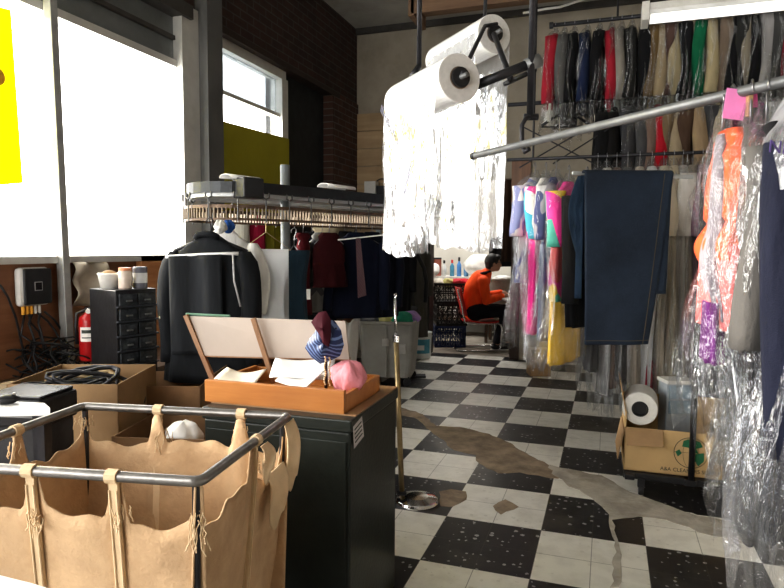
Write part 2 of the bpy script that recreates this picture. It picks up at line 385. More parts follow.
# back wall with doorway
dL, dR = Yp(429, 260, BY).x, Yp(514, 260, BY).x
wall_m = plain('stained_plaster', (.36, .32, .26), .95, 0, .16, 1.8, .2, 20, (.20, .18, .15), .5)
wb = MB().bb((WX-.3, BY, 0), (dL, BY+.14, CZ)).bb((dR, BY, 0), (3.4, BY+.14, CZ)).bb((dL, BY, 2.15), (dR, BY+.14, CZ))
struct('wall_back', wb, wall_m)
struct('trim_4', MB().bb((WX-.02, BY-.05, CZ-.07), (3.0, BY, CZ)), beam_d)
struct('trim_5', MB().bb((dR-.03, BY-.03, 0), (dR+.08, BY+.16, 2.2)), plain('door_frame_brown', (.05, .03, .022), .6))
struct('trim_6', MB().bb((dL-.05, BY-.03, 0), (dL+.02, BY+.16, 2.2)), plain('door_frame_dark', (.035, .03, .028), .6))
pk = wood('plank_wall', (.40, .28, .16), (.52, .38, .23), 3, 0, .7)
pl = MB(); zt = Yp(370, 114, BY).z
for i in range(7): pl.bb((WX+.01, BY-.035, zt-.22*(i+1)+.008), (-2.02, BY-.005, zt-.22*i))
struct('wall_back_planks', pl, pk)
struct('trim_7', MB().bb((Yp(512, 180, BY).x, BY-.04, Yp(512, 203, BY).z), (Yp(531, 180, BY).x, BY-.002, Yp(512, 160, BY).z)), wood('brown_panel', (.16, .07, .03), (.24, .11, .05), 4, 2))
# back room
br_m = plain('back_room_plaster', (.62, .60, .55), .9, 0, .1, 2)
struct('wall_back_room', MB().bb((-3.6, 9.75, 0), (1.6, 9.9, 2.9)).bb((-3.7, BY+.14, 0), (-3.6, 9.9, 2.9)).bb((1.6, BY+.14, 0), (1.7, 9.9, 2.9)), br_m)
struct('ceiling_back_room', MB().bb((-3.7, BY+.14, 2.9), (1.7, 9.9, 3.0)), br_m)
struct('wall_right', MB().bb((3.2, -2.2, 0), (3.4, BY, CZ)), wall_m)
struct('wall_front', MB().bb((-3.2, -2.3, 2.9), (3.4, -2.2, CZ)).bb((-3.2, -2.3, 0), (3.4, -2.2, .5)).bb((-.8, -2.3, .5), (3.4, -2.2, 2.9)), wall_m)  # unseen wall behind the camera, opening sized to hold back front light

# ------------------------------------------------------------------ ceiling hung things
bmc = Yp(411, 12, 6.3)
beam = thing('ceiling_joist', 'brown wooden joist box fixed under the ceiling by the back wall', 'joist', (bmc.x+.9, 6.4, 3.72))
bw = wood('joist_wood', (.16, .095, .06), (.25, .16, .10), 3, 0, .8)
make('board', MB().bb((-.9, -.1, 0), (1.6, -.06, .16)), bw, beam); make('board', MB().bb((-.9, -.06, .10), (1.6, .3, .14)), bw, beam)
make('end_board', MB().bb((-.93, -.1, -.02), (-.87, .35, .30)), bw, beam); make('board', MB().bb((-.9, .05, .13), (1.6, .1, .34)), bw, beam)
fx = Yp(646, 14, 4.95)
fix = thing('light_fixture', 'long white fluorescent light fixture hung above the upper clothes rail', 'light', (fx.x, 4.95, fx.z))
make('housing', MB().bb((0, -.08, 0), (2.2, .1, .05)), white_paint, fix, bevel=.006)
make('end_cap', MB().bb((-.03, -.09, -.07), (.02, .11, .06)), white_paint, fix, bevel=.004)
make('tube_lamp', MB().tube([(.03, -.04, -.035), (2.18, -.04, -.035)], .018), emit('tube_glow', (1, .98, .93), 1.2), fix)
make('tube_lamp', MB().tube([(.03, .06, -.035), (2.18, .06, -.035)], .018), emit('tube_glow_b', (1, .98, .93), 1.2), fix)
for xx in (.25, 1.9): make('suspension_cable', MB().tube([(xx, 0, .05), (xx, 0, CZ-fx.z)], .006, 6), dark_steel, fix)
cab_pts = [D(523, 13, 6.6), D(545, 9, 6.5), D(560, 7, 6.4), D(600, -6, 6.3)]
single('ceiling_cable', MB().tube(cab_pts, .012, 6), white_paint, 'thin white cable running along the ceiling near the back wall', 'cable')

# plastic film rolls on their hanging bracket
pole = D(534, 62, 2.19)
brk = thing('roll_bracket', 'black iron bracket on ceiling pipes carrying two rolls of plastic film', 'bracket', (pole.x, pole.y, 1.72))
def wtube(name, pts, r, mat, par, n=10): return make(name, MB().tube(pts, r, n), mat, par, smooth=True, world=True)
wtube('drop_pipe', [D(530, 116, 2.19), (pole.x, pole.y, CZ)], .012, dark_steel, brk)
wtube('hook', [D(533, 116, 2.19), D(526, 118, 2.18), D(522, 125, 2.18), D(522, 145, 2.18), D(525, 152, 2.16), D(529, 149, 2.14)], .008, dark_steel, brk)
wtube('collar', [D(524, 117, 2.19), D(538, 117, 2.19)], .012, dark_steel, brk)
h1, h2 = D(459, 78, 2.12), D(494, 34, 2.6)
axd = Vector((-.18*cos(YAW)-.39*sin(YAW)*1, -.18*sin(YAW)+.39*cos(YAW), 0)).normalized()
e1, e2 = h1+axd*.44, h2+axd*.46
wtube('arm_pipe', [D(474, 86, 2.2), D(534, 62, 2.19)], .017, dark_steel, brk)
wtube('arm_pipe', [D(505, 84, 2.35), D(535, 70, 2.19)], .009, dark_steel, brk)
wtube('elbow', [D(526, 66, 2.19), D(540, 60, 2.19)], .024, rail_grey, brk)
wtube('strut', [D(462, 74, 2.1), D(485, 26, 2.52), D(497, 24, 2.56)], .008, dark_steel, brk)
wtube('strut', [D(494, 34, 2.55), D(511, 80, 2.3)], .011, dark_steel, brk)
wtube('axle', [h1-axd*.05, e1+axd*.03], .009, rail_grey, brk)
wtube('axle', [h2-axd*.05, e2+axd*.03], .009, rail_grey, brk)
for q in (h1, h2): make('hub_disc', MB().lathe([(.0, -.012), (.034, -.012), (.034, .004), (0, .004)], q-axd*.004, 18, axd), black_plastic, brk, world=True)
lp = D(419, 66, 2.62); wtube('drop_pipe', [lp, (lp.x, lp.y, CZ)], .0102, dark_steel, brk)
wtube('strut', [lp, D(412, 76, 2.6)], .012, dark_steel, brk)
lp = D(485, 20, 3.0); wtube('drop_pipe', [lp, (lp.x, lp.y, CZ)], .009, dark_steel, brk)
roll_side = plain('film_roll_side', (.84, .84, .83), .22, 0, .03, 30, .1, 60)
roll_end = plain('film_roll_end', (.60, .59, .57), .5, 0, .08, 60, .1, 90)
core_m = plain('card_core', (.20, .15, .11), .9)
sheet_m = film('film_sheet_bright', (.84, .84, .85), .20, .45, .16, .6, 4, .14)
def film_roll(q, r, ln, sheet_pts, label, seed, sgn=1):
    t = thing('film_roll', label, 'plastic roll', q+axd*ln/2-Vector((0, 0, r)), 0, 'plastic film rolls')
    make('wound_film', MB().lathe([(r*.45, 0), (r, .0), (r, ln), (r*.45, ln), (r*.45, 0)], q, 36, axd, False), roll_side, t, smooth=False, world=True, bevel=.003)
    make('end_face', MB().lathe([(r*.44, -.003), (r*.98, -.003), (r*.98, .001), (r*.44, .001), (r*.44, -.003)], q, 36, axd, False), roll_end, t, world=True)
    make('core', MB().lathe([(r*.36, -.004), (r*.46, -.004), (r*.46, ln), (r*.36, ln), (r*.36, -.004)], q, 24, axd, False), core_m, t, world=True)
    rnd = random.Random(seed); ph = [rnd.uniform(0, 6) for _ in range(6)]
    side = axd.cross(Vector((0, 0, 1)))*-sgn                   # outwards, towards the shop
    for (a, b, drop, off, taper, k2) in sheet_pts:
        def fn(u, v, a=a, b=b, drop=drop, off=off, taper=taper, side=side*k2):
            s = a+(b-a)*u
            s = (a+b)/2+(s-(a+b)/2)*(1-taper*ss(v*1.4))
            w = .016*sin(7*u+ph[0]+1*v)*ss(v*2)+.006*sin(19*u+ph[1]-2*v)*ss(v*2)+.008*sin(6*v+ph[2]+5*u)*ss(v*2)+.0015*sin(41*u+17*v+ph[3])
            return q+axd*s-side*(r+off+w*.8)-Vector((0, 0, 1))*(drop*v+(.012*sin(7*u+ph[4])+.004*sin(31*u))*ss(v*1.2-.2)) if v > .0 else q+axd*s-side*(r+off)
        make('loose_sheet', MB().grid(fn, 40, 44), sheet_m, t, smooth=True, world=True)
    return t
film_roll(h2, .080, .46, [(.0, .45, .90, .0, .02, 1), (.02, .45, .88, .0, .02, -1)], 'upper roll of clear plastic film, farther from camera', 5)
r1 = film_roll(h1, .082, .44, [(.02, .445, .60, -.004, .02, 1)], 'lower roll of clear plastic film in front, with rumpled printed sheet', 3, -1)
# printed marks on the lower sheet
mk = MB(); sd = axd.cross(Vector((0, 0, 1)))
for i in range(16):
    c = h1+axd*(.39-.010*i)-sd*(.118)-Vector((0, 0, .05+.010*i)); mk.bar(c, c+Vector((0, 0, .026))-axd*.012, .0012, .007)
make('printed_mark', mk, plain('print_grey', (.05, .05, .09), .6), r1, world=True); mk = MB()
for i in range(9):
    c = h1+axd*(.12+.006*i)-sd*(.118)-Vector((0, 0, .30+.011*i)); mk.bar(c, c+Vector((0, 0, .02))+axd*.012, .0012, .006)
make('printed_mark', mk, plain('print_grey', (.05, .05, .09), .6), r1, world=True)

# ------------------------------------------------------------------ garments
wire_m = plain('hanger_wire', (.30, .30, .31), .35, .9, .1)
def sring(cx, cy, z, rx, ry, n=28, p=2.4, fold=0, k=9, ph=0):
    out = []
    for j in range(n):
        a = 2*pi*j/n; ca, sa = cos(a), sin(a)
        m = 1+fold*sin(k*a+ph)+fold*.6*sin((k*2-3)*a+ph*1.7)
        out.append(Vector((cx+rx*m*math.copysign(abs(ca)**(2/p), ca), cy+ry*m*math.copysign(abs(sa)**(2/p), sa), z)))
    return out
def body_mesh(W, T, L, rnd, sleeve=.55, flare=1.0, neck=.06, s_out=.03, pants=False):
    mb = MB(); ph = rnd.uniform(0, 6); rings = []
    if pants:
        for i in range(16):
            t = i/15; rings.append(sring(.012*sin(5*t+ph), .01*sin(7*t), -.10-L*t, W/2*(1-.06*t), T/2*(.9+.25*sin(6*t+ph)), 28, 2.6, .05, 5, ph))
        mb.loft(rings, True, True); return mb
    prof = [(0, neck*.9, .6), (.025, neck*1.3, .75), (.05, W*.30, .8), (.085, W*.43, .9), (.13, W*.49, 1.0), (.2, W*.485, 1.05)]
    for dz, hw, th in prof: rings.append(sring(0, 0, -.075-dz, hw, T/2*th, 28, 2.3, .02, 7, ph))
    n = 12
    for i in range(1, n+1):
        t = i/n; z = -.275-(L-.275)*t
        rings.append(sring(.01*sin(4*t+ph), .012*sin(5*t+ph), z, W*.485*(1+(flare-1)*t), T/2*(1.05+.07*sin(5*t+ph)+.2*(flare-1)*t), 28, 2.2, .02+.10*t, 8, ph+t))
    mb.loft(rings, True, True)
    if sleeve > 0:
        for sx in (-1, 1):
            rs = []; ns = 9
            for i in range(ns+1):
                t = i/ns; x = sx*(W*.47+s_out*ss(t*2)+.012*sin(5*t+ph)); y = .012*sin(4*t+ph*sx); z = -.145-sleeve*t
                r = .062-.016*t
                rs.append(sring(x, y, z, r*(.8 if i else .4), min(T*.62, r), 14, 2.1, .05, 3, ph+t*4))
            mb.loft(rs, True, True)
    return mb
def hanger_mesh(W):
    pts = [(-.018, 0, .0), (-.016, 0, .018), (0, 0, .03), (.016, 0, .02), (.016, 0, .004), (.004, 0, -.02), (0, 0, -.07)]
    mb = MB().tube(pts, .0028, 6)
    mb.tube([(0, 0, -.07), (W*.44, 0, -.155), (W*.42, 0, -.165), (-W*.42, 0, -.165), (-W*.44, 0, -.155), (0, 0, -.07)], .0028, 6)
    return mb
def cover_mesh(W, T, L, rnd, flare=1.08, ext=.15, tail=0):
    mb = MB(); ph = rnd.uniform(0, 6); rings = []
    W2 = W*1.0+.09; T2 = T+.035
    for dz, hw, th in ((-.03, .012, .3), (0, .03, .45), (.035, W2*.26, .65), (.08, W2*.42, .9), (.14, W2*.5, 1.0)):
        rings.append(sring(0, 0, -.05-dz, hw, T2/2*th, 36, 2.2, .05, 9, ph))
    n = 16; LL = L+ext
    for i in range(1, n+1):
        t = i/n; z = -.19-(LL-.19)*t; ap = ss(t)
        r = sring(.015*sin(6*t+ph), .014*sin(7*t+ph), z, W2*.5*(1+(flare-1)*t+.02*sin(9*t+ph)), T2/2*(1+.18*sin(8*t+ph)+.25*t), 36, 2.1, .05+.13*ap, 11, ph+1.5*t)
        if i == n:
            for q in r: q.z += .05*sin(q.x*23+ph)+.03*sin(q.y*40)+tail*rnd.uniform(-1, 1)
        rings.append(r)
    mb.loft(rings); return mb
def garment(loc, rz, label, mat, W=.44, T=.09, L=.75, sleeve=.55, flare=1.0, kind='jacket', fm=FILM, cover=True, ext=.12, group=None, seed=0, card=None, cat=None, name=None, second=None, tilt=0):
    rnd = random.Random(seed*31+5)
    t = thing(name or ('bagged_'+kind if cover else 'hanging_'+kind), label, cat or kind, loc, rz, group)
    t.rotation_euler = (tilt, 0, rz)
    make('hanger', hanger_mesh(W), wire_m, t, smooth=True)
    b = make(kind if kind not in ('dress',) else 'fabric', body_mesh(W, T, L, rnd, sleeve, flare, pants=(kind == 'trousers')), mat, t, smooth=True)
    if second:                                     # a second tone below
        m2, z0, z1 = second
        r2 = random.Random(seed); rings = []
        for i in range(9):
            k = i/8; rings.append(sring(0, 0, -z0-(z1-z0)*k, W*.5*(1+.05*k), T*.56, 28, 2.2, .05+.06*k, 8, seed))
        make('lower_panel', MB().loft(rings, True, True), m2, t, smooth=True)
    if cover: make('plastic_cover', cover_mesh(W, T, L, rnd, ext=ext), fm, t, smooth=True)
    if card:
        cm, cx, cy, cz, w, h = card
        make('paper_tag', MB().box((cx, cy, cz), (w, .002, h), Matrix.Rotation(rnd.uniform(-.2, .2), 3, 'Y')), cm, t)
    return t
def col(n, c, **k): return cloth('fabric_'+n, c, **k)

# --- upper rail at the back
RY = 5.35
ra, rb = Yp(552, 28, RY), Yp(790, -3, RY)
zu = ra.z+.02
rail = thing('clothes_rail', 'dark upper storage rail near the ceiling, full of bagged jackets', 'clothes rail', (ra.x, RY, zu))
make('bar', MB().tube([(0, 0, 0), (2.75, 0, 0)], .016), dark_steel, rail, smooth=True)
make('end_stop', MB().tube([(-.02, 0, 0), (.01, 0, 0)], .026), dark_steel, rail)
for xx in (.5, 2.3): make('support', MB().tube([(xx, 0, 0), (xx, 0, CZ-zu)], .008, 8), dark_steel, rail)
upper = [(556, 'red', (.38, .025, .045), 1), (565, 'grey', (.13, .13, .13), 0), (575, 'black', (.012, .012, .014), 0), (588, 'navy', (.02, .03, .075), 0), (600, 'black', (.015, .014, .014), 0), (612, 'red', (.34, .02, .045), 0),
 (622, 'light grey', (.30, .28, .25), 0), (632, 'charcoal', (.03, .03, .03), 0), (643, 'black', (.014, .014, .016), 0), (652, 'bronze brown', (.16, .105, .045), 0), (661, 'beige', (.36, .29, .19), 0), (668, 'brown', (.10, .06, .05), 0), (675, 'pale khaki', (.40, .34, .22), 0),
 (685, 'black', (.012, .012, .014), 2), (699, 'dark green', (.008, .14, .065), 0), (711, 'cream', (.44, .37, .23), 0), (718, 'taupe', (.19, .145, .11), 0), (729, 'black', (.012, .012, .012), 0), (737, 'charcoal', (.03, .03, .03), 0), (745, 'grey beige', (.27, .24, .19), 0), (752, 'black', (.014, .014, .014), 0), (760, 'silver grey', (.32, .31, .31), 0), (769, 'dark grey', (.06, .06, .06), 0), (777, 'pale grey', (.33, .31, .30), 0), (785, 'burgundy', (.25, .02, .045), 0)]
ordn = ['', 'second', 'third', 'fourth', 'fifth', 'sixth']
cnt = {}
for i, (px, cn, c, fl) in enumerate(upper):
    p = Yp(px, 24, RY); prev = upper[i-1][1] if i else None
    if i == 0: lb = 'red jacket with white lower half at the free end of the upper rail'
    else:
        nx = upper[i+1][1] if i+1 < len(upper) else None
        lb = f'{cn} jacket on the upper rail, between the {prev} and {nx} jackets' if nx else f'{cn} jacket on the upper rail, beside the pale grey jacket'
        if cn == 'dark green': lb = 'dark green jacket in clear plastic, the only green one on the upper rail'
        if cn == 'black' and fl == 2: lb = 'black jacket with a small white tag in clear plastic on the upper rail'
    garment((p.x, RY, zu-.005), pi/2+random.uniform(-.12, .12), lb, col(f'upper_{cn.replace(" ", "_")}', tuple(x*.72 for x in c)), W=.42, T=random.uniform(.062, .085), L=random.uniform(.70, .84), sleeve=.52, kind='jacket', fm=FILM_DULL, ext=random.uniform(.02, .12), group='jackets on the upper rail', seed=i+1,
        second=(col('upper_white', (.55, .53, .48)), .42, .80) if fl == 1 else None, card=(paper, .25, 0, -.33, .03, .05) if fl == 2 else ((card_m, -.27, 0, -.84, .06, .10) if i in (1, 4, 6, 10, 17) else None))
# --- second rail, half a storey lower
ra2 = Yp(508, 105, RY-.15); z2 = ra2.z
rail2 = thing('clothes_rail', 'dark lower storage rail just above the pale diagonal pipe', 'clothes rail', (ra2.x, RY-.15, z2))
make('bar', MB().tube([(0, 0, 0), (3.1, 0, 0)], .016), dark_steel, rail2, smooth=True)
for xx in (1.15, 3.05): make('support', MB().tube([(xx, 0, 0), (xx, .0, CZ-z2)], .009, 8), dark_steel, rail2)
low = [(603, 'black', (.01, .01, .011), .80, 0), (615, 'black wool', (.013, .012, .012), .85, 0), (628, 'charcoal', (.05, .05, .055), 1.0, 0), (638, 'dark grey', (.07, .07, .075), 1.0, 0), (648, 'dusty brown', (.17, .12, .10), .8, 0), (657, 'red', (.36, .015, .028), .80, 1), (668, 'olive brown', (.15, .11, .07), 1.0, 0), (677, 'beige', (.32, .26, .18), 1.1, 0), (687, 'dark brown', (.08, .05, .035), 1.0, 0), (697, 'tan', (.30, .22, .14), 1.1, 0), (706, 'charcoal', (.05, .05, .05), 1.2, 0), (716, 'cream', (.46, .40, .30), 1.1, 0), (727, 'black', (.014, .014, .014), 1.2, 0), (739, 'grey', (.2, .2, .2), 1.2, 0), (752, 'black', (.016, .016, .016), 1.2, 0), (764, 'silver', (.45, .45, .46), 1.3, 0), (776, 'white', (.6, .6, .6), 1.3, 0), (786, 'dark grey', (.05, .05, .05), 1.3, 0)]
for i, (px, cn, c, L, fl) in enumerate(low):
    p = Yp(px, 104, RY-.15); pv = low[i-1][1] if i else None; nx = low[i+1][1] if i+1 < len(low) else None
    lb = (f'{cn} garment on the lower storage rail, between the {pv} and {nx} ones' if pv and nx else f'{cn} garment at one end of the lower storage rail')
    if fl: lb = 'bright red garment with a pale folded tag on the lower storage rail behind the jeans'
    garment((p.x, RY-.15, z2-.005), pi/2+random.uniform(-.15, .15), lb, col(f'low_{cn.replace(" ", "_")}', c), W=.42, T=random.uniform(.07, .10), L=L, sleeve=.5, kind='coat', fm=FILM_DULL, ext=.15, cover=(i > 1), group='garments on the lower storage rail', seed=i+60,
        card=(card_m, .24, 0, -.16, .09, .10) if fl else None, cat='garment')
# empty black hangers at the free end of the lower rail
for i, px in enumerate((566, 582)):
    p = Yp(px, 104, RY-.2)
    t = thing('clothes_hanger', ('empty black hanger' if i == 0 else 'second empty black hanger, next to the black coat,')+' on the lower storage rail', 'hanger', (p.x, RY-.15, z2), .25-.3*i, 'empty black hangers')
    make('hook', MB().tube([(-.02, 0, 0), (0, 0, .025), (.02, 0, 0), (0, 0, -.08)], .004, 6), black_plastic, t)
    make('shoulder', MB().tube([(-.19, 0, -.19), (-.1, 0, -.13), (0, 0, -.08), (.1, 0, -.13), (.19, 0, -.19)], [.012, .012, .009, .012, .012], 8), black_plastic, t, smooth=True)
    make('crossbar', MB().tube([(-.19, 0, -.2), (.19, 0, -.2)], .006, 6), black_plastic, t)
# --- third bar with the long garments behind the jeans
RY3 = 4.62
ra3 = Yp(507, 160, RY3)
rail3 = thing('clothes_rail', 'thin dark rail at head height carrying the printed shirts', 'clothes rail', (ra3.x, RY3, ra3.z))
make('bar', MB().tube([(0, 0, 0), (2.5, 0, .0)], .012), dark_steel, rail3, smooth=True)
make('brace', MB().tube([(.05, .3, -.02), (.62, .32, .30)], .005, 6).tube([(.05, .31, .30), (.62, .33, -.02)], .005, 6).tube([(.3, .3, 0), (.75, .32, .28)], .005, 6), dark_steel, rail3)
for xx in (Yp(533, 160, RY3).x-ra3.x, 2.45): make('support', MB().tube([(xx, 0, 0), (xx, 0, CZ-ra3.z)], .008, 8), dark_steel, rail3)
brt = lambda c: tuple(min(.8, x*1.5) for x in c)  # lifts this row's colours in place of light not reaching it
third = [(598, 'charcoal', (.06, .06, .065), 1.15), (607, 'silver grey', (.36, .35, .34), 1.3), (617, 'brown', (.13, .09, .07), 1.25), (628, 'dark grey', (.09, .09, .09), 1.2), (640, 'stone', (.37, .33, .27), 1.28), (652, 'white', (.6, .58, .55), 1.3), (664, 'stone beige', (.40, .35, .28), 1.3), (674, 'sand', (.42, .36, .27), 1.25), (683, 'pale grey', (.40, .38, .36), 1.3), (693, 'taupe', (.26, .22, .18), 1.22), (703, 'mauve', (.22, .15, .20), 1.3), (714, 'grey', (.26, .26, .27), 1.25), (727, 'dark slate', (.07, .075, .085), 1.3), (740, 'light slate', (.22, .22, .24), 1.3), (754, 'ash', (.33, .33, .34), 1.3)]
for i, (px, cn, c, L) in enumerate(third):
    p = Yp(px, 158, RY3); pv = third[i-1][1] if i else None; nx = third[i+1][1] if i+1 < len(third) else None
    lb = f'long {cn} dress behind the jeans, between the {pv} and {nx} dresses' if pv and nx else f'long {cn} dress at one end of the row behind the jeans'
    garment((p.x, RY3, ra3.z-.01), pi/2+random.uniform(-.2, .2), lb, col(f'third_{cn.replace(" ", "_")}', brt(c)), W=.38, T=.085, L=L+.32, sleeve=.0 if i % 2 else .4, flare=1.1, kind='dress', fm=FILM, ext=.14, second=((cloth('ruby', (.55, .02, .06)), 1.38, 1.60) if cn == 'white' else None), group='long dresses behind the jeans', seed=i+100)
# --- printed shirts in front, on the thin rail
pink, teal, whit, yel, grn, nav = (.75, .05, .30), (.06, .38, .52), (.70, .68, .66), (.78, .55, .06), (.08, .38, .30), (.05, .06, .16)
m_a = patch_cloth('print_pink_teal', [whit, pink, teal, whit, pink], 10)
m_b = patch_cloth('print_navy', [nav, (.25, .24, .28), nav, (.45, .45, .47)], 14)
m_c = patch_cloth('print_yellow', [pink, yel, grn, pink, (.6, .1, .1)], 11)
m_d = patch_cloth('print_floral', [(.62, .60, .58), (.20, .22, .40), (.62, .60, .58), (.45, .42, .50)], 20)
sh = [(535, 167, 4.25, .95, m_d, 'white floral print shirt in clear plastic with a pink neighbour, nearest the doorway', .78, 'floral', None),
      (546, 167, 4.1, 1.05, m_a, 'pink, white and teal print shirt in clear plastic', .82, 'pink', (cloth('dress_pink', (.72, .04, .26)), .45, 1.08)),
      (556, 166, 4.0, 1.05, m_b, 'navy patterned shirt in clear plastic between the pink shirt and the yellow one', .84, 'navy', (cloth('blue_grey_cloth', (.16, .17, .26)), .5, 1.1)),
      (569, 170, 3.85, 1.0, m_c, 'yellow, green and pink print shirt in clear plastic beside the black jacket', .80, 'yellow', (cloth('gold_cloth', (.70, .45, .05)), .8, 1.18))]
for i, (px, py, d, a, m, lb, L, nm, sec) in enumerate(sh):
    garment(D(px, py, d), YAW+a, lb, m, W=.47, T=.10, L=L, sleeve=.33, kind='shirt', fm=FILM, ext=.42, group='printed shirts on the thin rail', seed=200+i, second=sec)
garment(D(587, 172, 3.5), YAW+.95, 'plain black jacket without plastic, hanging beside the dark blue jeans', col('deep_black', (.009, .009, .01)), W=.42, T=.10, L=.86, sleeve=.58, kind='jacket', cover=False, seed=230)

# --- T rack with jeans and the carton on its wheeled base
post = Zp(691, 480, .12)
rk = thing('wheeled_rack', 'black wheeled garment rack with one upright post and a pale cross bar', 'rack', (post.x, post.y, 0), .04)
bar_z = D(690, 177, (post-EYE).dot(FX)).z
make('upright_post', MB().tube([(0, 0, .12), (0, 0, bar_z)], .016, 10), black_plastic, rk, smooth=True)
pd_ = (post-EYE).dot(FX); make('cross_bar', MB().bar(D(693, 177, pd_), D(572, 173, pd_), .02, .02), plain('pale_bar', (.55, .57, .58), .4, .5), rk, bevel=.004, world=True)
make('base_frame', MB().bar((-.33, .06, .10), (.36, .02, .10), .05, .035).bar((-.33, .36, .10), (.36, .36, .10), .05, .035).bar((-.30, .0, .10), (-.30, .38, .10), .05, .03).bar((.33, .0, .10), (.33, .38, .10), .05, .03).bar((0, 0, .1), (0, .38, .1), .06, .035), black_plastic, rk, bevel=.004)
for cx, cy in ((-.24, .03), (.31, .0), (-.24, .38), (.31, .38)):
    w = make('caster', MB().lathe([(0, -.012), (.028, -.012), (.03, 0), (.028, .012), (0, .012)], (cx, cy, .03), 16, (1, 0, 0)), black_plastic, rk)
    make('fork', MB().box((cx, cy, .07), (.034, .03, .05)), dark_steel, w)
# carton
cxy = Zp(683, 474, .13)
box = thing('supply_carton', 'open cardboard supply carton with a green globe print on the rack base', 'carton', (cxy.x+.01, cxy.y+.17, .12), .02)
bm_ = plain('carton_board', (.52, .36, .18), .85, 0, .08, 5, .08)
BW, BD, BH = .62, .34, .36
make('carton_walls', MB().bb((-BW/2, -BD/2, 0), (BW/2, -BD/2+.006, BH*.66)).bb((-BW/2, BD/2-.006, 0), (BW/2, BD/2, BH)).bb((-BW/2, -BD/2, 0), (-BW/2+.006, BD/2, BH*.9)).bb((BW/2-.006, -BD/2, 0), (BW/2, BD/2, BH)).bb((-BW/2, -BD/2, 0), (BW/2, BD/2, .006)), bm_, box)
R = lambda a, ax: Matrix.Rotation(a, 3, ax)
make('flap', MB().hexa([(-BW/2-.002, -BD/2-.004, BH*.66), (-BW/2+.19, -BD/2-.004, BH*.66), (-BW/2+.19, -BD/2-.001, BH*.66), (-BW/2-.002, -BD/2-.001, BH*.66)], [(-BW/2+.01, -BD/2-.05, BH*.42), (-BW/2+.19, -BD/2-.045, BH*.44), (-BW/2+.19, -BD/2-.041, BH*.44), (-BW/2+.01, -BD/2-.046, BH*.42)]), kraft, box)
make('flap', MB().hexa([(-BW/2-.002, -BD/2, BH*.9), (-BW/2-.002, BD/2, BH*.9), (-BW/2+.003, BD/2, BH*.9), (-BW/2+.003, -BD/2, BH*.9)], [(-BW/2-.03, -BD/2+.02, BH*1.32), (-BW/2-.03, BD/2, BH*1.32), (-BW/2-.026, BD/2, BH*1.32), (-BW/2-.026, -BD/2+.02, BH*1.32)]), kraft, box)
make('flap', MB().hexa([(-BW/2-.006, -BD/2, BH*.6), (-BW/2-.006, BD/2, BH*.6), (-BW/2-.002, BD/2, BH*.6), (-BW/2-.002, -BD/2, BH*.6)], [(-BW/2-.035, -BD/2, BH*.15), (-BW/2-.035, BD/2, BH*.15), (-BW/2-.031, BD/2, BH*.15), (-BW/2-.031, -BD/2, BH*.15)]), kraft, box)
green_ink = plain('green_ink', (.02, .13, .06), .7); dark_ink = plain('dark_ink', (.05, .06, .05), .8)
gc = Vector((.02, -BD/2-.0015, .128)); gm = MB()
def flat(poly, y=-.0005): return [(gc.x+p[0]*1.25, gc.y+y, gc.z+p[1]*1.25) for p in poly]
make('globe_outline', MB().tube([(gc.x+.082*cos(a*pi/20), gc.y, gc.z+.082*sin(a*pi/20)) for a in range(40)], .0016, 5, closed=True).tube([(gc.x+.038*cos(a*pi/20), gc.y, gc.z+.082*sin(a*pi/20)) for a in range(40)], .0008, 5, closed=True).tube([(gc.x-.082, gc.y, gc.z), (gc.x+.082, gc.y, gc.z)], .0008, 5), dark_ink, box)
for poly in ([(-.03, .05), (.0, .062), (.035, .05), (.045, .03), (.02, .02), (.03, .0), (.005, .005), (-.01, .022), (-.035, .025)], [(.01, -.005), (.05, .005), (.052, -.03), (.03, -.055), (.015, -.03)], [(-.06, .0), (-.045, .012), (-.035, -.005), (-.05, -.02)]):
    make('continent', MB().add(flat(poly), [tuple(range(len(poly)))]), green_ink, box)
T4 = Matrix.Translation((.02, -BD/2-.001, .020)) @ Matrix.Rotation(pi/2, 4, 'X')
text_mesh('lettering', 'A&A CLEANERS SUPPLY', .028, dark_ink, box, T4)
# stuff in the carton
rp = Vector((box.location.x, box.location.y, 0))
rc = D(640, 409, (box.location-EYE).dot(FX)-.09)
t = thing('film_roll', 'small roll of clear plastic standing in the supply carton with a black core', 'plastic roll', (rc.x, rc.y, rc.z-.085))
ax2 = (EYE-rc); ax2.z = -.12; ax2.normalize()
make('wound_film', MB().lathe([(.04, 0), (.088, 0), (.092, -.01), (.092, -.2), (.04, -.2), (.04, 0)], rc, 32, ax2, False), plain('roll_white_b', (.66, .65, .62), .35, 0, .06, 40), t, world=True, smooth=False)
make('core', MB().lathe([(0, -.02), (.040, -.02), (.043, .003), (.036, .003), (.034, -.015), (0, -.015)], rc, 24, ax2), black_plastic, t, world=True)
bn = D(680, 398, (box.location-EYE).dot(FX)+.06)
t = thing('parts_bin', 'small clear plastic drawer unit standing in the supply carton', 'drawer unit', (bn.x, bn.y, .13), YAW)
bz = bn.z-.13
make('housing', MB().bb((-.075, 0, 0), (.075, .12, bz+.08)), plain('bin_grey', (.30, .34, .38), .4), t, bevel=.004)
for k in range(2): make('drawer', MB().bb((-.065, -.008, bz-.09+.085*k), (.065, .0, bz-.09+.085*k+.075)), plain('bin_blue', (.22, .30, .37), .25), t, bevel=.004)
make('lid', MB().bb((-.08, -.01, bz+.08), (.08, .125, bz+.10)), plain('bin_lid', (.62, .62, .60), .4), t)
t = thing('cardboard_box', 'plain brown cardboard box inside the carton beside the clear drawer unit', 'box', D(715, 420, (box.location-EYE).dot(FX)+.12), YAW)
t.location.z = .13
make('carton', MB().bb((-.10, 0, 0), (.09, .14, .30)), kraft_dark, t, bevel=.003)
make('tape', MB().bb((-.02, -.002, 0), (.02, .142, .302)), plain('brown_tape', (.45, .30, .16), .3), t)
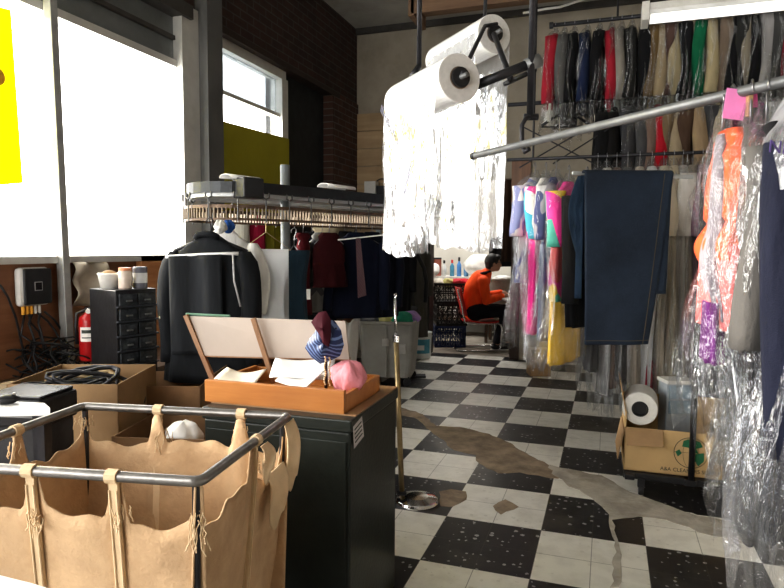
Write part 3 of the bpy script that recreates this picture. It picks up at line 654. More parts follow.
# jeans over the bar
jd = (post-EYE).dot(FX)-.03
def denim():
    m, nt, o = nodes('denim'); co = obj_co(nt)
    n1 = noise(nt, 3, 4, .6, co); n2 = noise(nt, 260, 2, .6, co)
    c = mixc(nt, ramp01(nt, n1, .35, .75), (.008, .015, .030), (.020, .036, .066))
    c = mixc(nt, math_n(nt, 'MULTIPLY', ramp01(nt, n2, .45, .8), .35), c, (.045, .065, .10))
    bsdf(nt, o, c, .85, 0, bump(nt, n2, .25, .003)); return m
DEN = denim(); stitch = plain('denim_stitch', (.09, .075, .055), .8)
jl = D(583, 174, jd); jr = D(671, 174, jd); jb = D(627, 346, jd)
JW = (jr-jl).length; JH = jl.z-jb.z
jx = thing('denim_jeans', 'dark blue denim jeans folded over the pale cross bar', 'jeans', (jl+jr)/2-Vector((0, 0, JH)))
jx.rotation_euler = (0, 0, YAW)
def jfn(u, v):
    x = -JW/2+.02*v+u*JW*(1-.24*v); y = -.028-.02*sin(3.2*u+1)*v-.012*sin(7*u+3*v)*v
    return Vector((x, y, JH*(1-v)))
fr = MB(); prof = []
def front(u, v):
    if v < .06:
        a = (v/.06)*pi/2; return Vector(((u-.5)*JW, -.03*sin(a), JH-.0+.022*cos(a)-.005))
    return jfn(u, (v-.06)/.94)
make('front_leg', MB().grid(front, 30, 44), DEN, jx, smooth=True, solid=.006)
def back(u, v):
    if v < .06:
        a = (v/.06)*pi/2; return Vector(((u-.5)*JW, .03*sin(a), JH+.022*cos(a)-.005))
    k = (v-.06)/.94; wid = 1.0+.0*k
    return Vector(((u-.5)*JW*wid-.03*k*0, .032+.015*sin(4*u)*k, JH-.62*JH*k))
make('back_leg', MB().grid(back, 24, 26), DEN, jx, smooth=True, solid=.006)
def side(u, v):      # the second leg swings out beside the first
    wv = .02+.035*sin(pi*min(1, v*1.6))*(1-.4*v)
    return Vector((-JW/2-wv*(1-u)*1.5+.01, .02-.02*u, JH*(1-.72*v)-.01))
make('side_leg', MB().grid(side, 10, 24), cloth('denim_light', (.018, .034, .060), var=.35, fold=20), jx, smooth=True, solid=.006)
make('right_leg_back', MB().grid(lambda u, v: Vector((JW*.18+u*JW*.32-.01*v, -.010-.004*u, JH*(1-.70*v))), 8, 24), DEN, jx, smooth=True, solid=.006)
make('seam', MB().tube([jfn(.90-.0*v/20, v/20)+Vector((0, -.005, 0)) for v in range(21)], .0022, 5), stitch, jx)
make('hem', MB().tube([jfn(u/14, .975)+Vector((0, -.004, 0)) for u in range(15)], .002, 5), stitch, jx)

# --- the diagonal pipe nearest the camera, with bagged clothes
RZ = 1.68
def dz(py): return (RZ-H)*F/(248.5-py)
ra4, rb4 = Zp(474, 156, RZ), Zp(800, 77.5, RZ)
dirr = (rb4-ra4).normalized()
rail4 = thing('clothes_rail', 'pale galvanised pipe rail running diagonally in front of all the clothes', 'clothes rail', ra4)
make('pipe', MB().tube([ra4, rb4+dirr*.5], .0125, 14), rail_grey, rail4, smooth=True, world=True)
make('end_cap', MB().tube([ra4-dirr*.01, ra4+dirr*.008], .0145, 12), dark_steel, rail4, world=True)
wtube('hanger_strap', [rb4+dirr*.45, rb4+dirr*.45+Vector((0, 0, CZ-RZ))], .012, dark_steel, rail4)
def on4(px):                         # the point of the pipe seen at image column px
    lo, hi = 0, (rb4-ra4).length*1.3
    for _ in range(40):
        m = (lo+hi)/2; q = ra4+dirr*m-EYE; x = 392+F*q.dot(RX)/q.dot(FX)
        if x < px: lo = m
        else: hi = m
    return ra4+dirr*lo
perp = YAW+pi/2-.42
q = on4(735)
coral = cloth('coral_orange', (.92, .12, .035), .6, .15); salmon = cloth('salmon', (.78, .17, .16), .7)
gt = garment(on4(733)+Vector((0, 0, -.01)), perp+.22, 'bright orange and coral blouse in clear plastic hanging under the pink tag', coral, W=.25, T=.075, L=.40, sleeve=0, kind='blouse', fm=FILM_CLEAR, ext=.38, seed=301, second=(salmon, .34, .53))
garment(on4(752)+Vector((0, 0, -.01)), perp+.02, 'light grey suit jacket in clear plastic right behind the orange blouse', col('pale_grey_suit', (.10, .095, .09)), W=.38, T=.055, L=.56, sleeve=.4, kind='jacket', fm=FILM, ext=.30, seed=302)
garment(on4(724)+Vector((0, 0, -.02)), perp-.02, 'dusty mauve and purple dress hanging on the far side of the orange blouse', col('dusty_white', (.26, .235, .26)), W=.20, T=.045, L=.50, sleeve=0, flare=1.1, kind='dress', fm=FILM_CLEAR, ext=.22, seed=303, second=(col('plum', (.12, .02, .14)), .46, .60))
garment(on4(768)+Vector((0, 0, -.01)), perp-.03, 'black trousers on the diagonal pipe, between the grey jacket and the lettered bag', col('pipe_black', (.014, .014, .016)), W=.34, T=.06, L=.86, sleeve=0, kind='trousers', fm=FILM, ext=.1, seed=304)
last = garment(on4(795)+Vector((0, 0, -.01)), perp-.06, 'dark navy suit in a long lettered plastic bag on the diagonal pipe', col('pipe_navy', (.012, .014, .028)), W=.38, T=.085, L=.93, sleeve=.6, kind='suit', fm=film('lettered_film', (.97, .97, .99), .05, .5, .05), ext=.12, seed=305)
# pink tag on the pipe
tg = on4(733)
t = thing('laundry_tag', 'bright pink paper tag pinned on the diagonal pipe', 'tag', tg-Vector((0, 0, .035)), YAW)
make('slip', MB().box((-.006, -.022, .006), (.048, .001, .068), R(.12, 'Y')), pink_tag_m, t)
make('slip', MB().box((.03, -.018, .014), (.034, .001, .03), R(-.1, 'Y')), plain('pink_paper_dark', (.75, .13, .36), .8), t)
make('clothes_pin', MB().box((.022, -.03, .012), (.010, .012, .07)), wood('pin_wood', (.45, .28, .14), (.6, .4, .22), 20, 2), t)
# lettering on the near bag (printed on its shoulder)
hr = []
for dz_, hw_, th_2 in ((-.035, .012, .012), (-.02, .05, .02), (.02, .14, .04), (.07, .22, .062), (.12, .248, .072), (.17, .252, .076), (.19, .25, .078)): hr.append(sring(0, 0, -.05-dz_, hw_, th_2, 36, 2.2, .02, 9, 1))
make('printed_hood', MB().loft(hr), film('printed_hood_film', (.9, .9, .95), .08, .4, .30, .5, 9), last, smooth=True)
lq = D(779, 153, 1.065)
ME = Matrix.Translation(last.matrix_basis.inverted() @ lq) @ (last.rotation_euler.to_matrix().inverted() @ Matrix((RX, UX, -FX)).transposed()).to_4x4() @ Matrix.Rotation(-.12, 4, 'Z')
text_mesh('lettering', 'NE', .030, plain('purple_ink', (.10, .07, .22), .6), last, ME)

# ------------------------------------------------------------------ laundry truck in front
RZB = .84
FR, BR, BL = Zp(200, 482, RZB), Zp(289, 416, RZB), Zp(83, 406, RZB)
FL = FR+(BL-BR)
cen = (FR+BL)/2
lt = thing('laundry_truck', 'worn tan canvas laundry cart with torn panels and a steel rim', 'laundry cart', (cen.x, cen.y, 0))
canvas = plain('canvas_tan', (.53, .365, .22), .9, 0, .14, 6, .35, 70, (.30, .185, .095), .5)
canvas_l = plain('canvas_light', (.62, .47, .30), .9, 0, .14, 8, .3, 70)
rim_m = plain('rim_steel', (.22, .21, .20), .38, .75, .25, 14)
def cor(a, b, r=.022): return a+(b-a).normalized()*r
rp_ = []
for prv, c0, nxt in ((FL, FR, BR), (FR, BR, BL), (BR, BL, FL), (BL, FL, FR)):
    a, b = cor(c0, prv), cor(c0, nxt)
    for k in range(5):
        s_ = k/4; rp_.append((a*(1-s_)**2+c0*2*s_*(1-s_)+b*s_**2))
make('rim', MB().tube(rp_, .0115, 10, closed=True), rim_m, lt, smooth=True, world=True)
lips = MB()
ZB = .16
def panel(A, B, straps, name, seed, sag=.10, inset=.008):
    rnd = random.Random(seed); ph = rnd.uniform(0, 6)
    ctr = cen.copy(); L = (B-A).length
    nrm = (B-A).cross(Vector((0, 0, 1))).normalized()
    if nrm.dot(ctr-A) < 0: nrm = -nrm
    def fn(u, v):
        d = min(abs(u-s_) for s_ in straps)*L
        peak = math.exp(-((d-.009)/.013)**2) if d > .009 else 1
        top = RZB-.012-(1-peak)*(sag+.012*sin(9*u+ph)+.006*sin(37*u+ph))
        z = ZB+(top-ZB)*v
        bow = .03*sin(pi*v*.8)*abs(sin(pi*u*3))*.3
        p = A.lerp(B, u); p = p+nrm*(inset+.05*(1-v)+.004*sin(20*u+6*v+ph)); p.z = z
        return p
    return make(name, MB().grid(fn, 84, 16), canvas, lt, smooth=True, solid=.004, world=True)
panel(FL, FR, (0, .40, .70, 1.0), 'canvas_panel', 1, .085)
panel(BL, BR, (0.0, .38, .78, 1.0), 'canvas_panel', 2, .085)
panel(FR, BR, (0.0, .52, 1.0), 'canvas_panel', 3, .095)
panel(FL, BL, (0.0, .5, 1.0), 'canvas_panel', 4, .085)
def strap(A, B, s_, w=.02):
    p = A.lerp(B, s_); d = (B-A).normalized(); nrm = d.cross(Vector((0, 0, 1)))
    if nrm.dot(cen-A) < 0: nrm = -nrm
    m = MB(); o1 = -nrm*.004
    m.hexa([p-d*w/2+nrm*.054+Vector((0, 0, ZB-p.z)), p+d*w/2+nrm*.054+Vector((0, 0, ZB-p.z)), p+d*w/2+nrm*.060+Vector((0, 0, ZB-p.z)), p-d*w/2+nrm*.060+Vector((0, 0, ZB-p.z))],
           [p-d*w/2+o1, p+d*w/2+o1, p+d*w/2+nrm*.004, p-d*w/2+nrm*.004])
    m.tube([p-d*(w/2+.003), p+d*(w/2+.003)], .0155, 10)
    for k in (-1, 1): m.tube([p+d*k*w*.42-nrm*.003+Vector((0, 0, -.03)), p+d*k*w*.42+nrm*.05+Vector((0, 0, ZB-p.z))], .0022, 5)
    make('strap', m, canvas_l, lt, world=True)
for s_ in (.40, .70): strap(FL, FR, s_)
for s_ in (.38, .78): strap(BL, BR, s_)
strap(FR, BR, .55, .014); strap(FL, BL, .5)
for c0 in (FR, BR, BL, FL):
    q_ = c0.lerp(cen, .045); q2 = c0.lerp(cen, .09)
    make('corner_post', MB().tube([(q_.x, q_.y, RZB-.01), (q2.x, q2.y, .12)], .0085, 8), dark_steel, lt, world=True)
b4 = [c0.lerp(cen, .14) for c0 in (FR, BR, BL, FL)]
make('base_board', MB().prism([(p.x, p.y) for p in b4], .11, .16), dark_wood, lt, world=True)
for p in b4:
    w = make('caster', MB().lathe([(0, -.014), (.042, -.014), (.045, 0), (.042, .014), (0, .014)], (p.x*.9+cen.x*.1, p.y*.9+cen.y*.1, .045), 18, (.3, .95, 0)), black_plastic, lt, world=True)
# torn pieces and frayed threads
rnd = random.Random(11)
def fray(p, n, ln, par, spread=.02):
    m = MB()
    for i in range(n):
        a = p+Vector((rnd.uniform(-spread, spread), rnd.uniform(-spread, spread), rnd.uniform(-.01, .01))); pts = [a]
        for k in range(5): pts.append(pts[-1]+Vector((rnd.uniform(-.35, .35), rnd.uniform(-.35, .35), -rnd.uniform(.2, 1)))*ln/5)
        m.tube(pts, .0013, 4)
    make('frayed_thread', m, canvas_l, par, world=True)
fray(FL.lerp(FR, .42)+Vector((0, 0, -.09)), 16, .06, lt); fray(FL.lerp(FR, .715)+Vector((0, 0, -.07)), 12, .05, lt)
fray(FL.lerp(FR, .99)+Vector((0, 0, -.07)), 14, .11, lt, .012); fray(BL+Vector((.02, -.02, -.03)), 14, .06, lt); fray(BL.lerp(FL, .5)+Vector((0, 0, -.03)), 16, .06, lt)
fray(BL.lerp(BR, .40)+Vector((0, 0, -.06)), 14, .09, lt); fray(FR.lerp(BR, .58)+Vector((0, 0, -.05)), 12, .06, lt); fray(BL.lerp(BR, .78)+Vector((0, 0, -.04)), 10, .06, lt)
def torn(p, a, b, name='torn_flap'):
    d = (BR-FR).normalized(); out = Vector((d.y, -d.x, 0))
    def fn(u, v): return p+d*(a*u*(1-.55*v)+.01*sin(6*v))+out*(.006+.022*sin(v*2.2)*(.4+u))+Vector((0, 0, -b*v-.02*sin(5*u)*v))
    make(name, MB().grid(fn, 10, 14), canvas_l, lt, smooth=True, solid=.003, world=True)
torn(FR.lerp(BR, .66)+Vector((0, 0, -.11)), .11, .13); torn(BR+(FR-BR)*.10+Vector((0, 0, -.012)), .07, .17); torn(FR.lerp(BR, .58)+Vector((0, 0, -.02)), .04, .08)
slit = MB()
sp_ = FL.lerp(FR, .62); sp_.z = RZB-.19
nn = (FR-FL).normalized(); on_ = Vector((nn.y, -nn.x, 0))
slit.tube([sp_+nn*(.005*k)+on_*(.0-.032+.004)+Vector((0, 0, .002*sin(k*1.3))) for k in range(11)], .0025, 5)
make('tear_edge', slit, canvas_l, lt, world=True)

# ------------------------------------------------------------------ steel cabinet with the wooden tray
CT = .79
fl_, fr_, rr_ = Zp(204, 405, CT), Zp(350, 419, CT), Zp(387, 386, CT)
ca = math.atan2(fr_.y-fl_.y, fr_.x-fl_.x)
cw = (fr_-fl_).length; cnv = Vector((-sin(ca), cos(ca), 0)); cdv = Vector((cos(ca), sin(ca), 0))
cd = (rr_-fr_).dot(cnv)
cm_ = (fl_+fr_)/2+cnv*cd/2
cb = thing('steel_cabinet', 'black-green painted steel cabinet with brown worktop behind the canvas cart', 'cabinet', (cm_.x, cm_.y, 0), ca)
make('carcass', MB().bb((-cw/2, -cd/2, .0), (cw/2, cd/2, CT-.045)), grey_green, cb, bevel=.006)
make('lip', MB().bb((-cw/2-.006, -cd/2-.006, CT-.045), (cw/2+.006, cd/2+.006, CT-.004)), grey_green, cb, bevel=.005)
make('front_panel', MB().bb((-cw/2+.012, -cd/2-.004, .05), (cw/2-.012, -cd/2, CT-.075)), grey_green, cb, bevel=.003)
tw = wood('worktop_brown', (.22, .12, .055), (.34, .20, .10), 5, 1)
make('worktop', MB().bb((-cw/2-.002, -cd/2+.045, CT-.012), (cw/2+.002, cd/2+.004, CT)), tw, cb)
# notice on its side
def side_pt(px, py):
    r_ = ray(px, py); o_ = fr_+cdv*.0075; t_ = (o_-EYE).dot(cdv)/r_.dot(cdv); return EYE+r_*t_
nq = [side_pt(353, 427), side_pt(362, 416), side_pt(364, 436), side_pt(354, 449)]
nt_ = thing('paper_notice', 'small white notice with ruled lines stuck on the cabinet side', 'notice', nq[3])
make('sheet', MB().add(nq, [(0, 1, 2, 3)]), plain('notice_grey', (.5, .48, .47), .8), nt_, world=True)
nl = MB()
for k in range(4):
    a = nq[0].lerp(nq[3], .2+.19*k)+cdv*.001; b = nq[1].lerp(nq[2], .2+.19*k)+cdv*.001; nl.bar(a.lerp(b, .12), a.lerp(b, .85), .001, .004)
make('ruled_line', nl, dark_ink, nt_, world=True)
# tray
tp = wood('tray_orange_wood', (.37, .135, .03), (.48, .205, .055), 5, 0, .38)
TW, TH = (Zp(346, 413, CT)-Zp(203, 402, CT)).length, .075
TD = cd-.13
tm_ = (Zp(346, 413, CT)+Zp(203, 402, CT))/2+cnv*(TD/2-.003)
tr = thing('wooden_tray', 'orange-brown wooden counter tray with raised white writing board on the cabinet', 'tray', (tm_.x, tm_.y, CT), ca)
make('front_board', MB().bb((-TW/2, -TD/2, 0), (TW/2, -TD/2+.018, TH)), tp, tr, bevel=.002)
make('back_board', MB().bb((-TW/2, TD/2-.018, 0), (TW/2, TD/2, TH*.8)), tp, tr, bevel=.002)
make('side_board', MB().bb((-TW/2, -TD/2+.018, 0), (-TW/2+.016, TD/2-.018, TH*.9)), tp, tr, bevel=.002)
make('side_board', MB().bb((TW/2-.016, -TD/2+.018, 0), (TW/2, TD/2-.018, TH*.8)), tp, tr, bevel=.002)
make('floor_board', MB().bb((-TW/2+.01, -TD/2+.01, 0), (TW/2-.01, TD/2-.01, .008)), tp, tr)
dl_ = 2.40
TL, TR_, BL_, BR_ = D(191, 316, dl_), D(346, 321, dl_-.11), D(206, 355, dl_), D(350, 359, dl_-.11)
th_ = (TR_-TL).cross(BL_-TL).normalized()*.012
cream = plain('cream_board', (.45, .385, .335), .55, 0, .06, 5, .05)
make('writing_board', MB().hexa([TL, TR_, BR_, BL_], [TL-th_, TR_-th_, BR_-th_, BL_-th_]), cream, tr, world=True)
brn = wood('strut_wood', (.26, .13, .06), (.36, .20, .10), 8, 2)
make('ledge', MB().bar(BL_-(TR_-TL)*.0, BR_, .014, .012), brn, tr, world=True)
fwd = -FX*.012
make('strut', MB().bar(D(187, 315, dl_)+fwd, D(214, 382, dl_), .016, .026, FX), brn, tr, world=True)
make('strut', MB().bar(D(254, 318, dl_-.085)+fwd, D(274, 383, dl_-.09), .016, .026, FX), brn, tr, world=True)
make('edge_strip', MB().tube([D(186, 314, dl_), D(230, 316, dl_-.03)], .005, 6), plain('edge_green', (.12, .22, .16), .5), tr, world=True)
def sheet_paper(px, py, z, w, h, rz, label, mat, curl=.01, tilt=0):
    p = Zp(px, py, z); mb = MB().grid(lambda u, v: Vector(((u-.5)*w, (v-.5)*h, curl*(u-.5)**2*4+tilt*v+.004*sin(5*u+3*v))), 8, 8)
    Rm = Matrix.Rotation(rz, 3, 'Z'); mb.v = [Rm @ v+p for v in mb.v]
    return single('paper_sheet', mb, mat, label, 'paper', 'papers in the wooden tray', smooth=True, solid=.003)
sheet_paper(303, 376, CT+.072, .22, .10, .3, 'white paper stack standing up in the wooden tray', paper, .004, .05)
sheet_paper(300, 384, CT+.055, .14, .10, -.2, 'white sheet lying across the front of the wooden tray, under the paper stack', paper, .012, .03)
sheet_paper(240, 383, CT+.050, .16, .10, .05, 'long pale sheet lying at the writing board struts in the wooden tray', card_m, .012, .03)
def crumple(name, c, r, mat, label, cat, seed, group=None, flat_=.6, amp=.25):
    rnd = random.Random(seed); ph = [rnd.uniform(0, 6.3) for _ in range(8)]; n, m = 26, 16; c = Vector(c)
    rings = []
    for i in range(m+1):
        a = pi*i/m; ring = []
        for j in range(n):
            b = 2*pi*j/n
            k = 1+amp*(.5*sin(3*b+ph[0]+2*a)+.4*sin(5*a+ph[1]+b)+.35*sin(7*b-3*a+ph[2])+.25*sin(11*b+ph[3]))
            ring.append(c+Vector((r[0]*max(.02, sin(a))*cos(b)*k, r[1]*max(.02, sin(a))*sin(b)*k, r[2]*(1-cos(a))*.5*(1+amp*.6*sin(4*b+ph[4])*sin(a)))))
        rings.append(ring)
    return single(name, MB().loft(rings, True, True), mat, label, cat, group, smooth=True)
pk_m = cloth('pink_cloth', (.60, .24, .275), .8, .12, 20)
crumple('folded_cloth', Zp(343, 391, CT+.05)+Vector((0, .05, -.02)), (.062, .05, .115), pk_m, 'crumpled pink cloth at the end of the wooden tray', 'cloth', 4, amp=.16)
# tie stand
st = Zp(326, 390, CT+.035)
ts = thing('tie_stand', 'small dark stand in the wooden tray holding folded ties', 'stand', (st.x, st.y, CT+.008))
ztop = D(323, 316, (st-EYE).dot(FX)).z-CT-.008
make('rod', MB().tube([(0, 0, .0), (0, 0, ztop)], .006, 8), dark_steel, ts); make('foot', MB().lathe([(.04, 0), (.04, .008), (.01, .014), (0, .014)], (0, 0, 0), 18), dark_steel, ts)
make('cross_arm', MB().tube([(-.04, 0, ztop-.04), (.04, 0, ztop-.04)], .004, 6), dark_steel, ts)
sd_ = (st-EYE).dot(FX)
def drape(poly_px, d, bulge, mat, name, label, cat, seed):
    # a folded cloth hanging: front outline pulled out in the middle, closed at the back
    pts = [D(px, py, d) for px, py in poly_px]; c = sum(pts, Vector())/len(pts); rnd = random.Random(seed)
    mb = MB(); n = len(pts); out = []
    for sgn in (-1, 1):
        rings = []
        for k in range(6):
            t_ = k/5; dd = bulge*(1-t_**2)
            rings.append([c.lerp(p, t_)+FX*sgn*dd*(1+.35*sin(i*1.7+seed))for i, p in enumerate(pts)])
        mb.loft(rings)
    return single(name, mb, mat, label, cat, smooth=True)
tie_b = stripe_cloth('tie_blue', (.010, .022, .085), (.13, .19, .36), 26, (0, .75, .4))
drape([(314, 333), (323, 318), (335, 321), (341, 330), (344, 345), (340, 356), (330, 361), (320, 364), (311, 357), (305, 348), (309, 339)], sd_-.02, .035, tie_b, 'folded_tie', 'folded blue striped tie on the little stand in the tray', 'tie', 2)
drape([(311, 322), (319, 312), (326, 311), (331, 320), (331, 336), (329, 347), (323, 344), (320, 336), (316, 330)], sd_-.062, .018, cloth('maroon', (.06, .010, .018), .7), 'folded_tie', 'folded maroon tie lying over the blue striped tie', 'tie', 5)
bd = thing('bead_chain', 'string of gold beads hanging from the tie stand', 'bead chain', D(328, 386, sd_-.05))
for k, px in enumerate((325, 329.5)):
    m = MB()
    for i in range(14): m.ball(D(px+.8*sin(i), 357+i*2.1+k, sd_-.055), .0034, 8, 6)
    make('beads', m, plain('bead_gold', (.62, .47, .28), .3, .5), bd, smooth=True, world=True)

# stand with round chrome base
rb_ = Zp(417, 502, 0); rr2 = .115
sr = Zp(402, 498, .02)
gs = thing('pole_stand', 'tall thin pole on a heavy round chrome base beside the cabinet', 'stand', (rb_.x, rb_.y, 0))
make('base', MB().lathe([(rr2, 0), (rr2, .008), (rr2*.93, .02), (rr2*.5, .032), (0, .034)], (0, 0, 0), 40), chrome, gs, smooth=False, bevel=.002)
a_ = sr-Vector((rb_.x, rb_.y, 0)); a_.z = .02
dtop = (sr-EYE).dot(FX)
tpz = D(396, 338, dtop); tq = tpz-Vector((rb_.x, rb_.y, 0)); tq2 = D(395, 298, dtop)-Vector((rb_.x, rb_.y, 0))
brass = plain('worn_brass', (.36, .28, .16), .35, .85, .3, 12)
make('lower_tube', MB().tube([a_, tq], .014, 12), brass, gs, smooth=True)
make('upper_rod', MB().tube([tq-Vector((0, 0, .02)), tq2], .007, 10), chrome, gs, smooth=True)
make('collar', MB().tube([tq-Vector((0, 0, .02)), tq+Vector((0, 0, .012))], .018, 12), chrome, gs)
make('hook', MB().tube([tq2, tq2+RX*.008+Vector((0, 0, .012)), tq2+RX*.004+Vector((0, 0, .024)), tq2-RX*.006+Vector((0, 0, .018))], .004, 6), chrome, gs)
make('clamp', MB().box(a_+Vector((0, -.01, .03)), (.05, .03, .016), .4), dark_steel, gs)

# ------------------------------------------------------------------ table corner with mouse and black equipment, bottom sheet
wt = [Zp(-20, 414, .86), Zp(44, 403, .86), Zp(50, 408, .86), Zp(-20, 432, .86)]
wc = sum(wt, Vector())/4
tb_ = thing('side_table', 'white-topped side table with black equipment under it at the frame edge', 'table', (wc.x, wc.y, 0))
off_ = Vector((-.25, .1, 0))
quad = [wt[3]+off_*1.2, wt[2], wt[1], wt[0]+off_]
make('tabletop', MB().hexa([p-Vector((0, 0, .022)) for p in quad], quad), plain('tabletop_white', (.78, .78, .77), .3), tb_, world=True)
for p in quad: 
    q_ = p.lerp(wc+off_*.5, .12); make('leg', MB().bar((q_.x, q_.y, 0), (q_.x, q_.y, .838), .025, .025), dark_steel, tb_, world=True)
pr = Zp(60, 402, .80)
mo = Zp(7, 403, .862)
mm = thing('computer_mouse', 'small black computer mouse on the white tabletop', 'mouse', (mo.x, mo.y, .861), .8)
make('shell', MB().ball((0, 0, .012), (.035, .022, .014), 16, 10), black_plastic, mm, smooth=True); make('scroll_wheel', MB().lathe([(0, -.003), (.006, -.003), (.006, .003), (0, .003)], (.018, 0, .024), 12, (0, 1, 0)), steel, mm)
eq = Zp(40, 440, .62)
e_ = thing('receipt_printer', 'black boxy printer with trailing cables behind the white tabletop', 'printer', (pr.x-.12, pr.y+.08, 0), YAW*.6)
ez = .80
make('printer_body', MB().bb((-.20, -.10, ez-.10), (.03, .10, ez)), black_plastic, e_, bevel=.012)
make('printer_lid', MB().bb((-.19, -.09, ez), (.02, .09, ez+.012)), plain('lid_black', (.03, .03, .033), .25), e_, bevel=.005)
make('paper_slot', MB().bb((-.16, -.104, ez-.06), (.0, -.099, ez-.045)), rail_grey, e_)
make('pedestal', MB().bb((-.18, -.08, 0), (.02, .08, ez-.10)), plain('pedestal_grey', (.03, .03, .032), .5), e_)
rnd = random.Random(4)
for k, (lb) in enumerate(('tangle of black cables lying on the printer', 'loose black cable loop beside the carton of cables')):
    p = D(55+26*k, 393-2*k, 2.75); pts = []
    for i in range(46):
        a = i*.55; pts.append(p+Vector((.11*cos(a)*(1+.3*sin(i)), .08*sin(a*1.13), .010+.020*sin(i*.7)+.02)))
    single('cable_tangle', MB().tube(pts, .006, 6), black_plastic, lb, 'cable', smooth=True)
s0 = [Zp(-8, 577, .95), Zp(40, 600, .95), Zp(-8, 610, .95)]
single('paper_sheet', MB().prism([(p.x, p.y) for p in [Zp(-30, 570, .95), Zp(2, 577.5, .95), Zp(30, 584.5, .95), Zp(55, 592, .95), Zp(50, 640, .95), Zp(-40, 640, .95)]], .948, .952), paper, 'bright white paper edge on the counter closest to the camera', 'paper')
ctr_ = [Zp(-30, 590, .945), Zp(40, 600, .945), Zp(60, 660, .945), Zp(-40, 660, .945)]
cc_ = thing('front_counter', 'counter edge under the white paper, closest to the camera', 'counter', (sum((p.x for p in ctr_))/4, sum((p.y for p in ctr_))/4, 0))
make('countertop', MB().prism([(p.x, p.y) for p in ctr_], .915, .945), dark_wood, cc_, world=True)
for p in ctr_: make('leg', MB().bar((p.x*.9+cc_.location.x*.1, p.y*.9+cc_.location.y*.1, 0), (p.x*.9+cc_.location.x*.1, p.y*.9+cc_.location.y*.1, .915), .03, .03), dark_wood, cc_, world=True)

# ------------------------------------------------------------------ along the left wall
def carton(loc, rz, w, d, h, label, mat=kraft, open_=True, name='cardboard_box', flaps=True):
    t = thing(name, label, 'box', loc, rz)
    k = .005
    make('carton_walls', MB().bb((-w/2, -d/2, 0), (w/2, -d/2+k, h)).bb((-w/2, d/2-k, 0), (w/2, d/2, h)).bb((-w/2, -d/2, 0), (-w/2+k, d/2, h)).bb((w/2-k, -d/2, 0), (w/2, d/2, h)).bb((-w/2, -d/2, 0), (w/2, d/2, k)), mat, t)
    if not open_: make('lid', MB().bb((-w/2, -d/2, h-k), (w/2, d/2, h)), mat, t); make('tape', MB().bb((-w/2-.001, -.025, h-.05), (w/2+.001, .025, h+.001)), plain('brown_tape', (.45, .30, .16), .3), t)
    elif flaps:
        make('flap', MB().hexa([(w/2-k, -d/2, h), (w/2, -d/2, h), (w/2, d/2, h), (w/2-k, d/2, h)], [(w/2+.06, -d/2, h+.06), (w/2+.065, -d/2, h+.06), (w/2+.065, d/2, h+.06), (w/2+.06, d/2, h+.06)]), mat, t)
    return t
c1 = Zp(88, 405, .62)
cA = carton((-1.68, 2.62, .34), .36, .46, .46, .34, 'open brown carton full of dark cables behind the canvas cart', kraft, flaps=False)
cA.location = (D(88, 397, 2.86).x, D(88, 397, 2.86).y, .40)
carton((cA.location.x, cA.location.y, 0), .3, .44,   .46, .395, 'closed brown carton under the carton of cables', kraft_dark, False)
for k in range(3):
    pts = []; rnd = random.Random(20+k); b0 = cA.location+Vector((rnd.uniform(-.08, .08), rnd.uniform(-.1, .1), .22+.05*k))
    for i in range(60): a = i*.5; pts.append(b0+Vector((.10*cos(a)*(1+.3*sin(i*.37)), .12*sin(a*1.1), .05*sin(i*.43))))
    single('cable_tangle', MB().tube(pts, .005+.002*k, 6), (black_plastic, cloth('cord_tan', (.33, .25, .15)), dark_steel)[k], ('black cable coil inside the brown carton', 'tan rope coil inside the brown carton', 'dark grey hose coil piled on top in the brown carton')[k], 'cable', smooth=True)
b2 = D(160, 378, 3.1)
carton((b2.x+.02, b2.y+.05, 0), .32, .42, .36, D(160, 380, 3.1).z, 'tall brown carton standing under the suit jacket', kraft_dark, True)
b3 = D(178, 425, 2.65)
cB = carton((b3.x, b3.y, 0), .25, .40, .34, .56, 'brown carton with a white bag between the canvas cart and the suit', kraft_dark, True)
crumple('paper_bag', (b3.x+.06, b3.y-.04, .46), (.075, .07, .14), paper, 'white paper bag sticking out of the brown carton', 'bag', 8, amp=.14)
b5 = D(120, 400, 2.85)
# inverter box on the sill wall
bx = Xp(40, 285, WX+.06)
ib = thing('electric_box', 'white and black electric box with a small square screen on the sill wall', 'electric box', (WX+.002, bx.y-.02, .985))
hh, ww = .215, .20
make('case', MB().bb((0, -ww/2, 0), (.05, ww/2, hh)), white_paint, ib, bevel=.02)
make('face_plate', MB().bb((.045, -ww/2+.018, .008), (.064, ww/2-.002, hh-.006)), plain('face_black', (.022, .024, .026), .3), ib, bevel=.012)
make('screen', MB().bb((.063, -.02, .085), (.0655, .03, .135)), plain('screen_rim', (.4, .4, .4), .3), ib); make('screen_glass', MB().bb((.0655, -.016, .089), (.0665, .026, .131)), plain('screen_dark', (.01, .01, .012), .15), ib)
ora = plain('orange_plug', (.85, .42, .05), .5)
for k in range(5): make('plug', MB().tube([(.03, -.07+.026*k, 0), (.03, -.07+.026*k, -.045)], .009, 8), ora if k < 3 else white_paint, ib)
for k in range(6):
    y_ = bx.y-.08+.026*k; rnd = random.Random(k+50); pts = [Vector((WX+.03, y_, .945))]
    for i in range(9): pts.append(pts[-1]+Vector((rnd.uniform(.0, .03), rnd.uniform(-.06, .07), -.055)))
    single('wall_cable', MB().tube(pts, .006, 6), black_plastic, 'black cable hanging down from the electric box', 'cable', 'cables under the electric box', smooth=True)
q0 = Xp(0, 285, WX+.02); single('wall_cable', MB().tube([q0, Xp(8, 297, WX+.02), Xp(16, 318, WX+.02), Xp(22, 345, WX+.02), Xp(28, 365, WX+.03)], .006, 6), black_plastic, 'long black cable running down the brown panelling beside the electric box', 'cable', smooth=True)
cord_m = plain('cord_black', (.008, .008, .008), .7)
